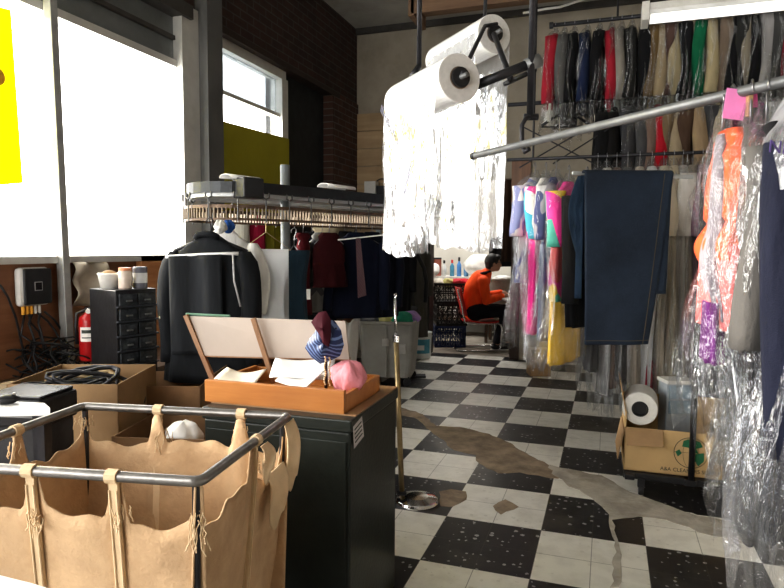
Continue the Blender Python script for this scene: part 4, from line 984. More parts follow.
for k, (px, py, r) in enumerate(((30, 358, .13), (58, 352, .12), (75, 362, .10))):
    p = D(px, py, 3.5); pts = []; rnd = random.Random(80+k)
    for i in range(70): a = i*.6+k; pts.append(p+Vector((r*cos(a)*(1+.4*sin(i*.31)), r*sin(a*1.21), .09*sin(i*.53+k)-.02)))
    single('cord_bundle', MB().tube(pts, .0045, 6), cord_m, 'dark bundle of tangled cords '+('closest to the frame edge', 'straight below the electric box', 'at the foot of the slim grey post')[k], 'cord', smooth=True)
wk = D(45, 375, 3.55)
bench = thing('wall_bench', 'low dark wooden bench along the sill wall holding cords and drawers', 'bench', (WX+.28, 3.0, 0))
make('bench_top', MB().bb((-.26, -1.3, .56), (.26, .85, .60)), dark_wood, bench)
for yy in (-1.2, -.2, .8):
    for xx in (-.2, .2): make('leg', MB().bb((xx-.03, yy-.03, 0), (xx+.03, yy+.03, .56)), dark_wood, bench)
sk = crumple('cloth_bundle', D(18, 390, 2.95)-Vector((0, 0, .06)), (.10, .08, .10), cloth('tan_rag', (.30, .23, .15)), 'tan rag bundle behind the white tabletop', 'rag', 31)
# fire extinguisher
exd = 3.55
def extinguisher(px, ytop, ybot, d, label):
    b = D(px, ybot, d); tp_ = D(px, ytop, d); h = tp_.z-b.z; r = .052
    t = thing('fire_extinguisher', label, 'fire extinguisher', b, YAW-1.2)
    red = plain('extinguisher_red', (.36, .012, .014), .3, 0, .08)
    make('cylinder', MB().lathe([(r*.9, 0), (r, .012), (r, h*.72), (r*.9, h*.79), (r*.45, h*.85), (r*.4, h*.87), (0, h*.87)], (0, 0, 0), 28), red, t, smooth=True)
    make('valve', MB().lathe([(.014, h*.86), (.018, h*.9), (.014, h*.95), (0, h*.95)], (0, 0, 0), 14), chrome, t)
    make('handle', MB().bar((0, -.02, h*.94), (0, .07, h*.99), .016, .01).bar((0, -.02, h*.90), (0, .065, h*.92), .016, .008), black_plastic, t)
    make('gauge', MB().lathe([(.014, 0), (.014, .012), (0, .012)], (.014, 0, h*.9), 14, (1, 0, 0)), white_paint, t)
    make('hose', MB().tube([(0, -.02, h*.9), (.0, -.06, h*.86), (0, -.066, h*.6), (0, -.062, h*.3)], .009, 8), black_plastic, t, smooth=True)
    lab = MB(); 
    lab.loft([[Vector(((r+.001)*cos(a), (r+.001)*sin(a), z)) for a in [(-.9+1.8*i/12) for i in range(13)]] for z in (h*.36, h*.62)], closed=False)
    make('label', lab, plain('label_white', (.75, .72, .68), .6), t)
    lb2 = MB(); lb2.loft([[Vector(((r+.0016)*cos(a), (r+.0016)*sin(a), z)) for a in [(-.7+1.2*i/12) for i in range(13)]] for z in (h*.51, h*.57)], closed=False).loft([[Vector(((r+.0016)*cos(a), (r+.0016)*sin(a), z)) for a in [(-.7+1.3*i/12) for i in range(13)]] for z in (h*.42, h*.44)], closed=False)
    make('label_band', lb2, dark_ink, t)
    return t
ex = extinguisher(90, 305, 360, 3.5, 'red fire extinguisher with white label beside the black drawer organizer')
ex.location.z = max(ex.location.z, .60)
# organizer
od = D(138, 357, 3.38)
og = thing('drawer_organizer', 'black small-parts organizer with six rows of clear drawers', 'organizer', (od.x, od.y, .60), .95-1.0+YAW*.0)
OH = D(122, 288, 3.45).z-.60
og.rotation_euler = (0, 0, 1.3)
OW, OD = .24, .25
make('cabinet_shell', MB().bb((-OW/2, 0, 0), (OW/2, OD, OH)), black_plastic, og, bevel=.004)
clear_m = plain('clear_drawer', (.045, .05, .055), .12, 0, .7, 26, .25, 25)
rh = (OH-.02)/6
for r_ in range(6):
    nn_ = 3 if r_ < 5 else 1
    nn_ = (1, 2, 2, 2, 2, 2)[r_]
    for k in range(nn_):
        w_ = (OW-.02)/nn_; xx = -OW/2+.01+w_*k
        dr_ = make('drawer', MB().bb((xx+.004, -.014, .01+rh*r_+.006), (xx+w_-.004, .0, .01+rh*r_+rh-.012)), clear_m, og, bevel=.003)
        make('pull', MB().bb((xx+w_*.35, -.024, .01+rh*r_+rh*.35), (xx+w_*.65, -.014, .01+rh*r_+rh*.45)), rail_grey, dr_)
    make('shelf_edge', MB().bb((-OW/2, -.018, .01+rh*r_-.004), (OW/2, 0, .01+rh*r_+.004)), plain('shelf_grey', (.05, .055, .065), .4), og)
ot = og.location.z+OH
def oloc(x, y): 
    v = Matrix.Rotation(1.3, 3, 'Z') @ Vector((x, y, 0)); return (og.location.x+v.x, og.location.y+v.y, ot)
tub = thing('plastic_tub', 'white plastic tub on top of the drawer organizer', 'tub', oloc(-.05, .17))
make('wall', MB().lathe([(.045, 0), (.058, .075), (.062, .08), (.058, .085), (.054, .08), (.042, .006), (0, .006)], (0, 0, 0), 26), plain('tub_white', (.72, .70, .66), .4), tub, smooth=True)
make('contents', MB().ball((0, 0, .07), (.045, .045, .03)), kraft, tub, smooth=True)
jar = thing('glass_jar', 'clear jar of small parts between the white tub and dark canister', 'jar', oloc(-.02, .07))
make('wall', MB().lathe([(.034, 0), (.036, .01), (.036, .09), (.03, .1), (0, .1)], (0, 0, 0), 22), plain('jar_pale', (.50, .42, .36), .2), jar, smooth=True)
make('lid', MB().lathe([(.033, .1), (.033, .115), (0, .115)], (0, 0, 0), 22), plain('lid_orange', (.65, .25, .12), .4), jar)
can = thing('canister', 'dark cylindrical canister on the drawer organizer', 'canister', oloc(.07, .07))
make('wall', MB().lathe([(.038, 0), (.038, .11), (.034, .118), (0, .118)], (0, 0, 0), 22), plain('canister_dark', (.10, .10, .12), .4), can)
make('label', MB().lathe([(.0386, .03), (.0386, .085)], (0, 0, 0), 22), plain('canister_label', (.5, .5, .5), .5), can)
# crumpled paper against the wall behind the extinguisher
def cp(u, v):
    p = Xp(72+32*u, 262+44*v, WX+.05); return p+Vector((.03*sin(7*u+2*v)+.02*sin(11*v), 0, 0))
single('paper_sheet', MB().grid(cp, 12, 12), plain('worn_paper', (.50, .44, .36), .9, 0, .2, 6), 'worn sheet of paper on the wall behind the extinguisher', 'paper', smooth=True, solid=.003)
ob = Xp(150, 266, WX+.02)
single('wood_board', MB().bb((WX+.005, ob.y-.12, .60), (WX+.05, ob.y+.16, ob.z+.07)), wood('board_orange', (.42, .18, .07), (.55, .28, .12), 5, 1), 'small orange wooden board leaning on the sill beside the canister', 'board')
wbn = Xp(165, 300, WX+.1)
# yellow sign in the near window and backlit-toned yellow board in the far one
m_y, nty, oy_ = nodes('yellow_translucent')
tl = nty.nodes.new('ShaderNodeBsdfTranslucent'); tl.inputs[0].default_value = (.95, .90, .02, 1)
df = nty.nodes.new('ShaderNodeBsdfDiffuse'); df.inputs[0].default_value = (.9, .85, .03, 1)
mx = nty.nodes.new('ShaderNodeMixShader'); mx.inputs[0].default_value = .75; nty.links.new(tl.outputs[0], mx.inputs[2]); nty.links.new(df.outputs[0], mx.inputs[1]); nty.links.new(mx.outputs[0], oy_.inputs[0])
a1, a2, a3 = Xp(10, 10, WX-.10), Xp(22, 183, WX-.10), Xp(-60, 190, WX-.10)
ys = thing('yellow_sign', 'translucent yellow sign hung in the large front window', 'sign', (WX-.10, (a2.y+a3.y)/2, a2.z))
make('panel', MB().hexa([Xp(-70, -10, WX-.10), a1, a2, a3], [p+Vector((.006, 0, 0)) for p in (Xp(-70, -10, WX-.10), a1, a2, a3)]), m_y, ys, world=True)
oc = Xp(-3, 76, WX-.092); make('printed_spot', MB().lathe([(0, 0), (.05, 0), (.05, .001), (0, .001)], oc, 24, (1, 0, 0)), plain('ochre_ink', (.5, .25, .01), .7), ys, world=True)
m_o = plain('yellow_backlit', (.34, .30, .02), .8, 0, .1, 2)  # yellow board's backlit shade put into its colour
c1_, c2_, c3_, c4_ = Xp(217, 120, WX-.03), Xp(288, 139, WX-.03), Xp(288, 186, WX-.03), Xp(217, 188, WX-.03)
c3_.z = c4_.z = 1.262
single('yellow_board', MB().hexa([c1_, c2_, c3_, c4_], [p+Vector((.012, 0, 0)) for p in (c1_, c2_, c3_, c4_)]), m_o, 'yellow board coloured olive as if backlit, leaning in the second window behind the conveyor', 'board')

# ------------------------------------------------------------------ clothes conveyor
cvA, cvB = D(198, 0, 3.2), D(387, 0, 4.2)
A2, B2 = Vector((D(222, 249, 3.28).x, D(222, 249, 3.28).y, 0)), Vector((D(400, 249, 4.3).x, D(400, 249, 4.3).y, 0))
dv = (B2-A2).normalized(); nv = Vector((-dv.y, dv.x, 0)); LEN = (B2-A2).length+.8; WID = .56
cvc = A2+dv*LEN/2+nv*WID/2
cv = thing('clothes_conveyor', 'oval motorized clothes conveyor with dark track and toothed hanger rack', 'conveyor', (cvc.x, cvc.y, 0), math.atan2(dv.y, dv.x))
def oval(L, Wd, n=14):
    r = Wd/2; s_ = L/2-r; pts = []
    for i in range(n+1): a = -pi/2+pi*i/n; pts.append((s_+r*cos(a), r*sin(a)))
    for i in range(n+1): a = pi/2+pi*i/n; pts.append((-s_+r*cos(a), r*sin(a)))
    return pts
def band(L, Wd, z0, z1, t_):
    o_ = oval(L, Wd); i_ = oval(L-2*t_, Wd-2*t_); mb = MB()
    rings = []
    for (a, b), (c_, d_) in zip(o_, i_): rings.append([Vector((a, b, z0)), Vector((a, b, z1)), Vector((c_, d_, z1)), Vector((c_, d_, z0))])
    rings.append(rings[0]); mb.loft(rings); return mb
ZR = 1.615
make('track', band(LEN, WID, ZR, ZR+.06, .05), plain('track_dark', (.028, .03, .032), .4, .5, .25, 12), cv)
make('under_plate', band(LEN-.04, WID-.04, ZR-.02, ZR, .16), plain('plate_pale', (.42, .43, .43), .4, .3), cv)
rack_m = plain('rack_brown', (.12, .08, .055), .5, .4, .25, 20)
make('rack', band(LEN+.02, WID+.02, ZR-.085, ZR-.065, .016), rack_m, cv); make('rack', band(LEN+.02, WID+.02, ZR-.15, ZR-.137, .016), rack_m, cv)
teeth = MB(); ol = oval(LEN+.03, WID+.03, 20)
def along(poly, step):
    out = []; carry = 0
    for (a, b), (c_, d_) in zip(poly, poly[1:]+poly[:1]):
        l_ = math.hypot(c_-a, d_-b); s_ = carry
        while s_ < l_: out.append((a+(c_-a)*s_/l_, b+(d_-b)*s_/l_, math.atan2(d_-b, c_-a))); s_ += step
        carry = s_-l_
    return out
for (x_, y_, a_2) in along(ol, .022): teeth.box((x_, y_, ZR-.11), (.006, .012, .055), a_2)
make('teeth', teeth, plain('teeth_tan', (.22, .17, .12), .5, .3, .3), cv)
hk = MB(); ROUND = along(oval(LEN+.045, WID+.045, 20), .16)
hm = plain('hook_dark', (.10, .10, .10), .4, .7)
for (x_, y_, a_2) in ROUND:
    d_ = Vector((cos(a_2), sin(a_2), 0)); o_2 = Vector((d_.y, -d_.x, 0)); c_ = Vector((x_, y_, ZR-.01))
    m = MB().tube([c_-d_*.018+Vector((0, 0, .012)), c_-d_*.02-Vector((0, 0, .012)), c_-Vector((0, 0, .022)), c_+d_*.02-Vector((0, 0, .012)), c_+d_*.018+Vector((0, 0, .012))], .0055, 6)
    m.tube([c_-Vector((0, 0, .02)), c_-Vector((0, 0, .15))], .004, 6)
    make('hook', m, hm, cv)
mt = cv.matrix_basis.inverted()
make('drive_box', MB().bb((-LEN/2+.12, -WID/2-.03, ZR-.03), (-LEN/2+.25, -WID/2+.08, ZR+.08)), black_plastic, cv, bevel=.008)
for px, yt, d_ in ((285, 165, 3.72), (379, 200, 5.9)):
    p = D(px, yt, d_); q_ = (Matrix.Rotation(-cv.rotation_euler.z, 3, 'Z') @ (Vector((p.x, p.y, 0))-cv.location))
    make('post', MB().tube([(q_.x, q_.y, 0), (q_.x, q_.y, p.z)], .028, 14), plain('post_galv', (.24, .26, .27), .45, .5, .12), cv, smooth=True)
    make('foot_plate', MB().lathe([(.09, 0), (.09, .012), (0, .012)], (q_.x, q_.y, 0), 20), dark_steel, cv)
# things lying on the conveyor
def on_track(px, py, d): p = D(px, py, d); return Vector((p.x, p.y, ZR+.062))
for i, (px, d, w, lb) in enumerate(((241, 3.45, .22, 'curled white paper lying on the front of the conveyor track'), (337, 3.92, .26, 'rolled pale paper lying farther back on the conveyor track'))):
    p = on_track(px, 185, d); ang = math.atan2(dv.y, dv.x)
    Rm = Matrix.Rotation(ang+.1, 3, 'Z')
    single('paper_sheet', MB().loft([[p+Rm @ Vector((x_, .045*cos(t_), .018+.018*sin(t_))) for t_ in [pi*1.2*k/10-.2 for k in range(11)]] for x_ in (-w/2, -w/6, w/6, w/2)], closed=False), paper, lb, 'paper', smooth=True, solid=.003)
wb_ = Yp(372, 196, BY-.16); ZW = wb_.z
t = thing('wifi_router', 'white box with a black device and looped wire behind the conveyor', 'router', (wb_.x, wb_.y-.04, ZW), 0)
make('case', MB().bb((-.09, 0, 0), (.06, .12, .18)), white_paint, t, bevel=.006); make('socket_block', MB().bb((.07, .0, 0), (.24, .12, .12)), black_plastic, t, bevel=.006)
make('wire', MB().tube([(.12+.09*cos(a*.3), .06, .12+.09*sin(a*.3)) for a in range(12)], .008, 6), black_plastic, t)
ws = thing('wall_shelf', 'dark wooden wall shelf under the white router box on the plank wall', 'shelf', (wb_.x, wb_.y, ZW-.03))
make('shelf_board', MB().bb((-.3, -.1, 0), (.35, .12, .028)), dark_wood, ws)
for xx in (-.22, .27): make('bracket', MB().bb((xx-.01, -.06, -.012), (xx+.01, .12, 0)).bb((xx-.01, .10, -.15), (xx+.01, .12, 0)), dark_steel, ws)

# suit jacket facing the room, trousers folded over its hanger bar
sj = D(210, 233, 3.25)
ZH = sj.z+.06
suit = thing('suit_jacket', 'black suit jacket hanging from the near end of the conveyor', 'jacket', (sj.x, sj.y, ZH), YAW-.12)
blk = cloth('suit_black', (.012, .0135, .016), .75, .25, 10)
rnd = random.Random(9)
mb = MB(); rings = []; Wj = .47
for dzz, hw, th in ((0, .05, .045), (.018, .075, .055), (.045, .12, .06), (.085, .175, .066), (.13, .215, .074), (.2, .23, .085)): rings.append(sring(0, 0, -.075-dzz, hw, th, 40, 2.4, .01, 5, 0))
for i in range(1, 13):
    t_ = i/12; rings.append(sring(.0, 0, -.275-.56*t_, .235-.012*sin(pi*t_)+.02*t_, .088+.015*t_, 40, 2.4, .012+.02*t_, 6, 1+t_))
mb.loft(rings, True, True)
for sx in (-1, 1):
    rs = []
    for i in range(12):
        t_ = i/11; x = sx*(.205+.022*ss(t_*1.6)+.006*sin(6*t_)); y = -.012*sin(4*t_)-.02*t_
        rs.append(sring(x-sx*.02*(1-ss(t_*4)), y, -.155-.58*t_, (.058-.010*t_)*(.5 if i == 0 else 1), (.072-.02*t_)*(.6 if i == 0 else 1), 18, 2.1, .04, 4, t_*5+sx))
    mb.loft(rs, True, True)
make('jacket_body', mb, blk, suit, smooth=True)
hg = MB().tube([(-.018, 0, -.01), (-.014, 0, .012), (0, 0, .022), (.014, 0, .012), (.012, 0, -.01), (0, 0, -.075)], .0035, 6)
hg.tube([(0, 0, -.075), (.2, 0, -.155)], .01, 8).tube([(0, 0, -.075), (-.2, 0, -.155)], .01, 8)
make('hanger', hg, black_plastic, suit, smooth=True)
make('collar', MB().tube([(-.06, -.04, -.085), (-.04, -.055, -.07), (0, -.06, -.065), (.04, -.055, -.07), (.06, -.04, -.085)], .016, 8), blk, suit, smooth=True)
make('shoulder_plastic', MB().tube([(-.20, -.085, -.185), (-.10, -.11, -.176), (0, -.112, -.170), (.10, -.11, -.165), (.185, -.085, -.165)], [.008, .006, .007, .006, .010], 8), plain('plastic_white', (.78, .78, .78), .3), suit, smooth=True)
make('cover_edge', MB().tube([(.165, -.11, -.17), (.175, -.125, -.3), (.205, -.12, -.43)], .005, 6), plain('plastic_grey', (.40, .40, .40), .3), suit, smooth=True)
def trf(u, v):
    x = -.165+.27*u+.02*sin(3*v)*0; a = .012*sin(9.4*u+.6)
    return Vector((x+.01*v, -.118-a-.012*v, -.18+.01*u-.50*v))
make('folded_trousers', MB().grid(trf, 24, 20), cloth('trouser_black', (.017, .019, .022), .7, .25, 9), suit, smooth=True, solid=.01)
make('button', MB().ball((-.245, -.07, -.50), .008, 8, 6), steel, suit)
# pale shirt behind it
gp = D(224, 226, 3.5)
t = garment((gp.x, gp.y, gp.z+.05), YAW+.15, 'white shirt mostly hidden behind the black suit jacket', col('white_shirt', (.72, .71, .68)), W=.36, T=.09, L=.66, sleeve=.4, kind='shirt', cover=False, seed=401, name='hanging_shirt')
gp = D(266, 232, 3.55)
t = thing('white_sheet', 'bright white sheet folded over a wire hanger on the conveyor', 'sheet', (gp.x, gp.y, gp.z), YAW)
shm, snt, so_ = nodes('white_linen')
_d = snt.nodes.new('ShaderNodeBsdfDiffuse'); _d.inputs[0].default_value = (.95, .95, .94, 1); _l = snt.nodes.new('ShaderNodeBsdfTranslucent'); _l.inputs[0].default_value = (.97, .97, .96, 1)
_x = snt.nodes.new('ShaderNodeMixShader'); _x.inputs[0].default_value = .75; snt.links.new(_d.outputs[0], _x.inputs[1]); snt.links.new(_l.outputs[0], _x.inputs[2]); snt.links.new(_x.outputs[0], so_.inputs[0])
zl = [D(264, y, 3.55).z-gp.z for y in (249, 335)]
make('sheet', MB().grid(lambda u, v: Vector(((u-.5)*.26-.0, -.012-.008*sin(9*u)*v, zl[0]+(zl[1]-zl[0])*v)), 16, 16), shm, t, smooth=True)
make('hanger', MB().tube([(-.012, 0, .085), (0, 0, .1), (.012, 0, .085), (0, 0, .06), (0, 0, .0)], .0028, 6).tube([(-.14, 0, zl[0]-.005), (0, 0, 0), (.14, 0, zl[0]-.005), (-.14, 0, zl[0]-.005)], .0028, 6), plain('wire_tan', (.5, .38, .22), .4, .6), t)
t.location.z += 0
gp = D(294, 245, 3.62)
garment((gp.x, gp.y, gp.z+.07), YAW+.7, 'dark teal trousers hanging next to the bright white sheet', cloth('teal_trousers', (.02, .04, .058)), W=.17, T=.09, L=.48, kind='trousers', cover=False, seed=402)
# blue cloth clips and small things on the rack
for k, (px, d_, c) in enumerate(((228, 3.25, (.03, .10, .32)), (220, 3.15, (.6, .6, .58)))):
    p = D(px, 222, d_); crumple('cloth_scrap', p-Vector((0, 0, .06)), (.03, .03, .07), cloth(f'scrap_{k}', c), ('blue' if k == 0 else 'white')+' cloth scrap pinned on the conveyor rack above the suit', 'cloth', 40+k)
# inside the conveyor: garments with the deep shade put into their colours
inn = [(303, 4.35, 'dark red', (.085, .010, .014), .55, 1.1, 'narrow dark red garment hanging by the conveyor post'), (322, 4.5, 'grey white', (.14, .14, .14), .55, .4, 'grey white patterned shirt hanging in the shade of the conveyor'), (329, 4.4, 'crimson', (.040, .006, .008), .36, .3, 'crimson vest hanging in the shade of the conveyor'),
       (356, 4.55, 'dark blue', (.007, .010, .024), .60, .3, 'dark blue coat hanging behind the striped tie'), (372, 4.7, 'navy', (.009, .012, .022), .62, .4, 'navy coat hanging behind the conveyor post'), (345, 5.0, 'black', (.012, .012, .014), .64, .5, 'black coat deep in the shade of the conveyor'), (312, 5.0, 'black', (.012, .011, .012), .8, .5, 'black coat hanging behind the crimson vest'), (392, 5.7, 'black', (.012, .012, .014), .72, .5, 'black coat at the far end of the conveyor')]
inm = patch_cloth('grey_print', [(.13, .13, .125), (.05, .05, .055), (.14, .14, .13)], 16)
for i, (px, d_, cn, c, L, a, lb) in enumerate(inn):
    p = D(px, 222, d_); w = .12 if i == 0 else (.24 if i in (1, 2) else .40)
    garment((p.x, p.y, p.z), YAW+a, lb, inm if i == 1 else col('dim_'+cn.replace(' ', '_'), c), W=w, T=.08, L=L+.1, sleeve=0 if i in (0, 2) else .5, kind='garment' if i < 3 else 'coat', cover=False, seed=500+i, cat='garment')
p = D(358, 238, 4.35)
t = thing('striped_tie', 'dark red striped tie hanging on a white bar among the conveyor clothes', 'tie', (p.x, p.y, p.z), YAW)
make('tie_blade', MB().hexa([(-.016, -.004, 0), (.016, -.004, 0), (.016, .004, 0), (-.016, .004, 0)], [(.0, -.004, -.42), (.06, -.004, -.40), (.06, .004, -.40), (.0, .004, -.42)]), stripe_cloth('tie_red', (.03, .006, .010), (.09, .03, .04), 26), t)
make('white_bar', MB().tube([(-.14, 0, -.015), (.18, 0, .022)], .005, 6), white_paint, t)
p = D(303, 318, 4.25); t = thing('white_label', 'white care label card pinned among dark red clothes under the conveyor', 'label', D(306, 295, 4.2), YAW); make('card', MB().bb((-.03, -.001, -.03), (.03, .001, .04)), paper, t); make('pin', MB().tube([(0, 0, .04), (0, .0, .06)], .003, 6), steel, t)
# colour bolts behind the conveyor, on the sill side
for k, (px0, px1, c, lb) in enumerate(((241, 251, (.52, .50, .44), 'pale cloth bolt standing behind the white sheet'), (252, 265, (.36, .02, .06), 'crimson cloth bolt standing behind the white sheet'), (266, 276, (.28, .25, .03), 'olive cloth bolt standing behind the white sheet'))):
    y0_, y1_ = Xp(px0, 245, WX+.22).y, Xp(px1, 245, WX+.22).y
    zz = 1.6
    t = thing('cloth_bolt', lb, 'cloth bolt', (WX+.17, (y0_+y1_)/2, .6), 0)
    r_ = (y1_-y0_)/2*.95
    make('roll', MB().lathe([(r_, 0), (r_, zz-.6), (0, zz-.6)], (0, 0, 0), 20), cloth(f'bolt_{k}', c), t, smooth=False, bevel=.01); make('core', MB().tube([(0, 0, zz-.6), (0, 0, zz-.56)], r_*.3, 10), core_m, t)
t = thing('sill_bench', 'dark bench by the second window holding the cloth bolts', 'bench', (WX+.2, 5.0, 0))
make('bench_top', MB().bb((-.19, -.9, .55), (.19, 1.2, .60)), dark_wood, t)
for yy in (-.8, 1.1): make('leg', MB().bb((-.1, yy-.04, 0), (.1, yy+.04, .55)), dark_wood, t)
# curved guitar-like cream panel seen dimly under the conveyor
p = D(332, 222, 5.0)
t = thing('straw_hat', 'curved cream straw hat with brown band hanging in the shade under the conveyor', 'hat', p-Vector((0, 0, .16)), YAW)
Rm = Matrix.Rotation(1.0, 3, 'X') @ Matrix.Rotation(.5, 3, 'Y')
mb = MB().lathe([(.20, 0), (.19, .006), (.10, .014), (.095, .08), (.06, .1), (0, .1)], (0, 0, .16), 28); mb.v = [Rm @ (v-Vector((0, 0, .16)))+Vector((0, 0, .16)) for v in mb.v]
make('crown', mb, plain('straw', (.42, .36, .25), .9), t, smooth=True, solid=.003)
mb = MB().lathe([(.101, .016), (.098, .045)], (0, 0, .16), 28); mb.v = [Rm @ (v-Vector((0, 0, .16)))+Vector((0, 0, .16)) for v in mb.v]
make('band', mb, plain('hat_band', (.12, .05, .03), .8), t, smooth=True)

# ------------------------------------------------------------------ grey laundry bin with clothes
gb = D(384, 382, 5.55); gb = Zp(384, 384, .03)
bz_ = D(384, 322, (gb-EYE).dot(FX)).z
t = thing('laundry_bin', 'square grey plastic laundry bin on wheels heaped with clothes', 'laundry bin', (gb.x-.03, gb.y+.25, 0), YAW-.15)
grm = plain('bin_grey_canvas', (.34, .335, .31), .7, 0, .1, 5, .2, 30, (.2, .19, .16), .4)
hw = .27
def sq(r, z, rr=.05):
    out = []
    for cx, cy, a0 in ((r-rr, r-rr, 0), (-r+rr, r-rr, pi/2), (-r+rr, -r+rr, pi), (r-rr, -r+rr, 3*pi/2)):
        for k in range(4): a = a0+pi/2*k/3; out.append(Vector((cx+rr*cos(a), cy+rr*sin(a), z)))
    return out
make('tub', MB().loft([sq(hw*.86, .09), sq(hw*.93, .3), sq(hw, bz_-.02), sq(hw+.014, bz_-.015), sq(hw+.014, bz_+.012), sq(hw-.006, bz_+.012), sq(hw-.012, bz_-.03), sq(hw*.85, .11)], True, True), grm, t, smooth=False)
make('seam_rib', MB().bb((-.012, -hw-.012, .1), (.012, -hw*.88, bz_-.02)), grm, t)
make('latch', MB().bb((-.03, -hw-.016, .40), (.03, -hw+.01, .47)), plain('latch_pale', (.45, .44, .42), .5), t)
make('latch', MB().bb((.13, -hw-.014, .33), (.19, -hw+.012, .42)), plain('latch_pale', (.45, .44, .42), .5), t)
for cx in (-.2, .2):
    for cy in (-.2, .2): make('caster', MB().lathe([(0, -.015), (.04, -.015), (.043, 0), (.04, .015), (0, .015)], (cx, cy, .045), 16, (0, 1, 0)).box((cx, cy, .085), (.04, .05, .03)), black_plastic, t)
lin = [t.matrix_basis, None]
heap = [(-.17, -.12, (.30, .30, .32), 'grey'), (-.02, -.15, (.70, .66, .30), 'pale yellow'), (.14, -.16, (.06, .35, .22), 'green'), (.2, -.08, (.45, .32, .62), 'lilac'), (.06, .05, (.02, .02, .03), 'black'), (-.14, .08, (.03, .04, .09), 'navy'), (.02, -.04, (.05, .06, .09), 'dark slate'), (.17, .12, (.06, .06, .06), 'charcoal')]
MT = Matrix.Translation(t.location) @ t.rotation_euler.to_matrix().to_4x4()
for i, (x_, y_, c, nm) in enumerate(heap):
    p = MT @ Vector((x_, y_, bz_-.03+(.03 if i > 3 else 0)))
    crumple('crumpled_garment', p, (.11, .09, .13), cloth('heap_'+nm.replace(' ', '_'), c), f'crumpled {nm} garment in the grey laundry bin', 'garment', 300+i, 'clothes heaped in the grey bin', amp=.2)
# white lining cloth hanging over the bin's side towards the tray
p = D(352, 322, 4.9)
def lc(u, v): q_ = D(343+16*u-4*v, 320+62*v+3*sin(5*u), 5.2+.12*u); return q_+Vector((0, .02*sin(7*u+3*v), 0))
single('white_cloth', MB().grid(lc, 10, 16), plain('lining_white', (.66, .66, .63), .8, 0, .06), 'white cloth hanging down the side of the grey laundry bin', 'cloth', smooth=True, solid=.008)
# bucket
bq = Zp(418, 359, 0)
t = thing('detergent_bucket', 'white detergent bucket with a blue label by the doorway', 'bucket', (bq.x, bq.y+.1, 0), YAW)
bh = .30
make('pail', MB().lathe([(.115, 0), (.125, .02), (.135, bh), (.14, bh), (.14, bh+.015), (0, bh+.02)], (0, 0, 0), 30), plain('pail_white', (.66, .68, .66), .4), t)
make('label', MB().loft([[Vector((.1345*cos(a), .1345*sin(a), z)) for a in [-pi/2-.9+1.8*i/14 for i in range(15)]] for z in (.07, .24)], closed=False), plain('label_teal', (.10, .32, .42), .5), t)
make('label_patch', MB().loft([[Vector((.1355*cos(a), .1355*sin(a), z)) for a in [-pi/2-.5+.8*i/14 for i in range(15)]] for z in (.11, .17)], closed=False), paper, t)
make('bail_handle', MB().tube([(.14*cos(a), -.01, bh-.02+.10*sin(a)*-.9) for a in [pi*k/12 for k in range(13)]], .004, 6), steel, t)
# dark garment bags and pipes left of the doorway
for i, (px, py, d_, c, L, lb) in enumerate(((398, 235, 6.6, (.045, .045, .045), 1.0, 'dark grey garment bag hanging by the doorway'), (412, 240, 6.9, (.10, .095, .085), 1.1, 'olive grey coat hanging on the wall right by the doorway'), (385, 232, 6.4, (.02, .02, .022), 1.05, 'black garment bag hanging behind the grey laundry bin'))):
    p = D(px, py, d_); garment((p.x, p.y, p.z+.02), YAW+.2*i, lb, col(f'bagdark_{i}', c), W=.36, T=.13, L=L, sleeve=0 if i != 1 else .5, kind='coat' if i == 1 else 'garment_bag', cover=False, seed=600+i, cat='coat' if i == 1 else 'garment bag')
pr_ = D(410, 258, 6.35)
t = thing('standing_pipes', 'pair of thin grey pipes with a black curved hose by the doorway', 'pipes', (pr_.x, pr_.y, 0), YAW)
make('pipe', MB().tube([(-.07, 0, 0), (-.07, 0, pr_.z)], .014, 8).tube([(-.1, 0, pr_.z-.0), (-.02, 0, pr_.z)], .014, 8), plain('pipe_grey', (.16, .165, .16), .5, .4), t)
make('hose', MB().tube([(.0, 0, pr_.z+.08), (.08, -.01, pr_.z+.02), (.14, 0, pr_.z-.1), (.17, 0, pr_.z-.25), (.16, 0, pr_.z-.45)], .022, 8), black_plastic, t, smooth=True)
make('foot', MB().box((.02, 0, .01), (.3, .12, .02)), dark_steel, t)
b_ = Zp(537, 377, 0)
carton((b_.x, b_.y+.13, 0), YAW, .21, .2, .28, 'small brown carton on the floor under the printed shirts', kraft, False)

# ------------------------------------------------------------------ back room
def milk_crate(loc, rz, mat, label, w=.36, h=.27):
    t = thing('milk_crate', label, 'crate', loc, rz, 'stacked milk crates')
    mb = MB(); r = w/2
    for sx, sy in ((1, 0), (-1, 0), (0, 1), (0, -1)):
        for z in (.012, h-.015, h*.5): mb.box((sx*r, sy*r, z), (.016 if sx else w, .016 if sy else w, .03 if z != h*.5 else .016))
        for k in range(7):
            o_ = -r+w*k/6
            mb.box((sx*r if sx else o_, sy*r if sy else o_, h/2), (.012, .012, h))
        for k in range(-3, 6):   # diagonal lattice
            a, b = -r+w*k/6, -r+w*(k+3)/6
            for (p_, q_) in (((a, 0), (b, h)), ((b, 0), (a, h))):
                (xa, za), (xb, zb) = p_, q_
                xa, xb = max(-r, min(r, xa)), max(-r, min(r, xb))
                mb.bar((sx*r if sx else xa, sy*r if sy else xa, za), (sx*r if sx else xb, sy*r if sy else xb, zb), .008, .008)
    make('lattice', mb, mat, t); make('crate_floor', MB().box((0, 0, .01), (w, w, .02)), mat, t)
    make('handle_rim', MB().box((0, -r-.004, h*.78), (w*.35, .012, .02)), mat, t)
    return t
ck = D(449, 335, 8.55); cl_ = Vector((ck.x, ck.y, 0)); mblk = plain('crate_black', (.016, .017, .02), .5); mblu = plain('crate_blue', (.02, .035, .11), .5)
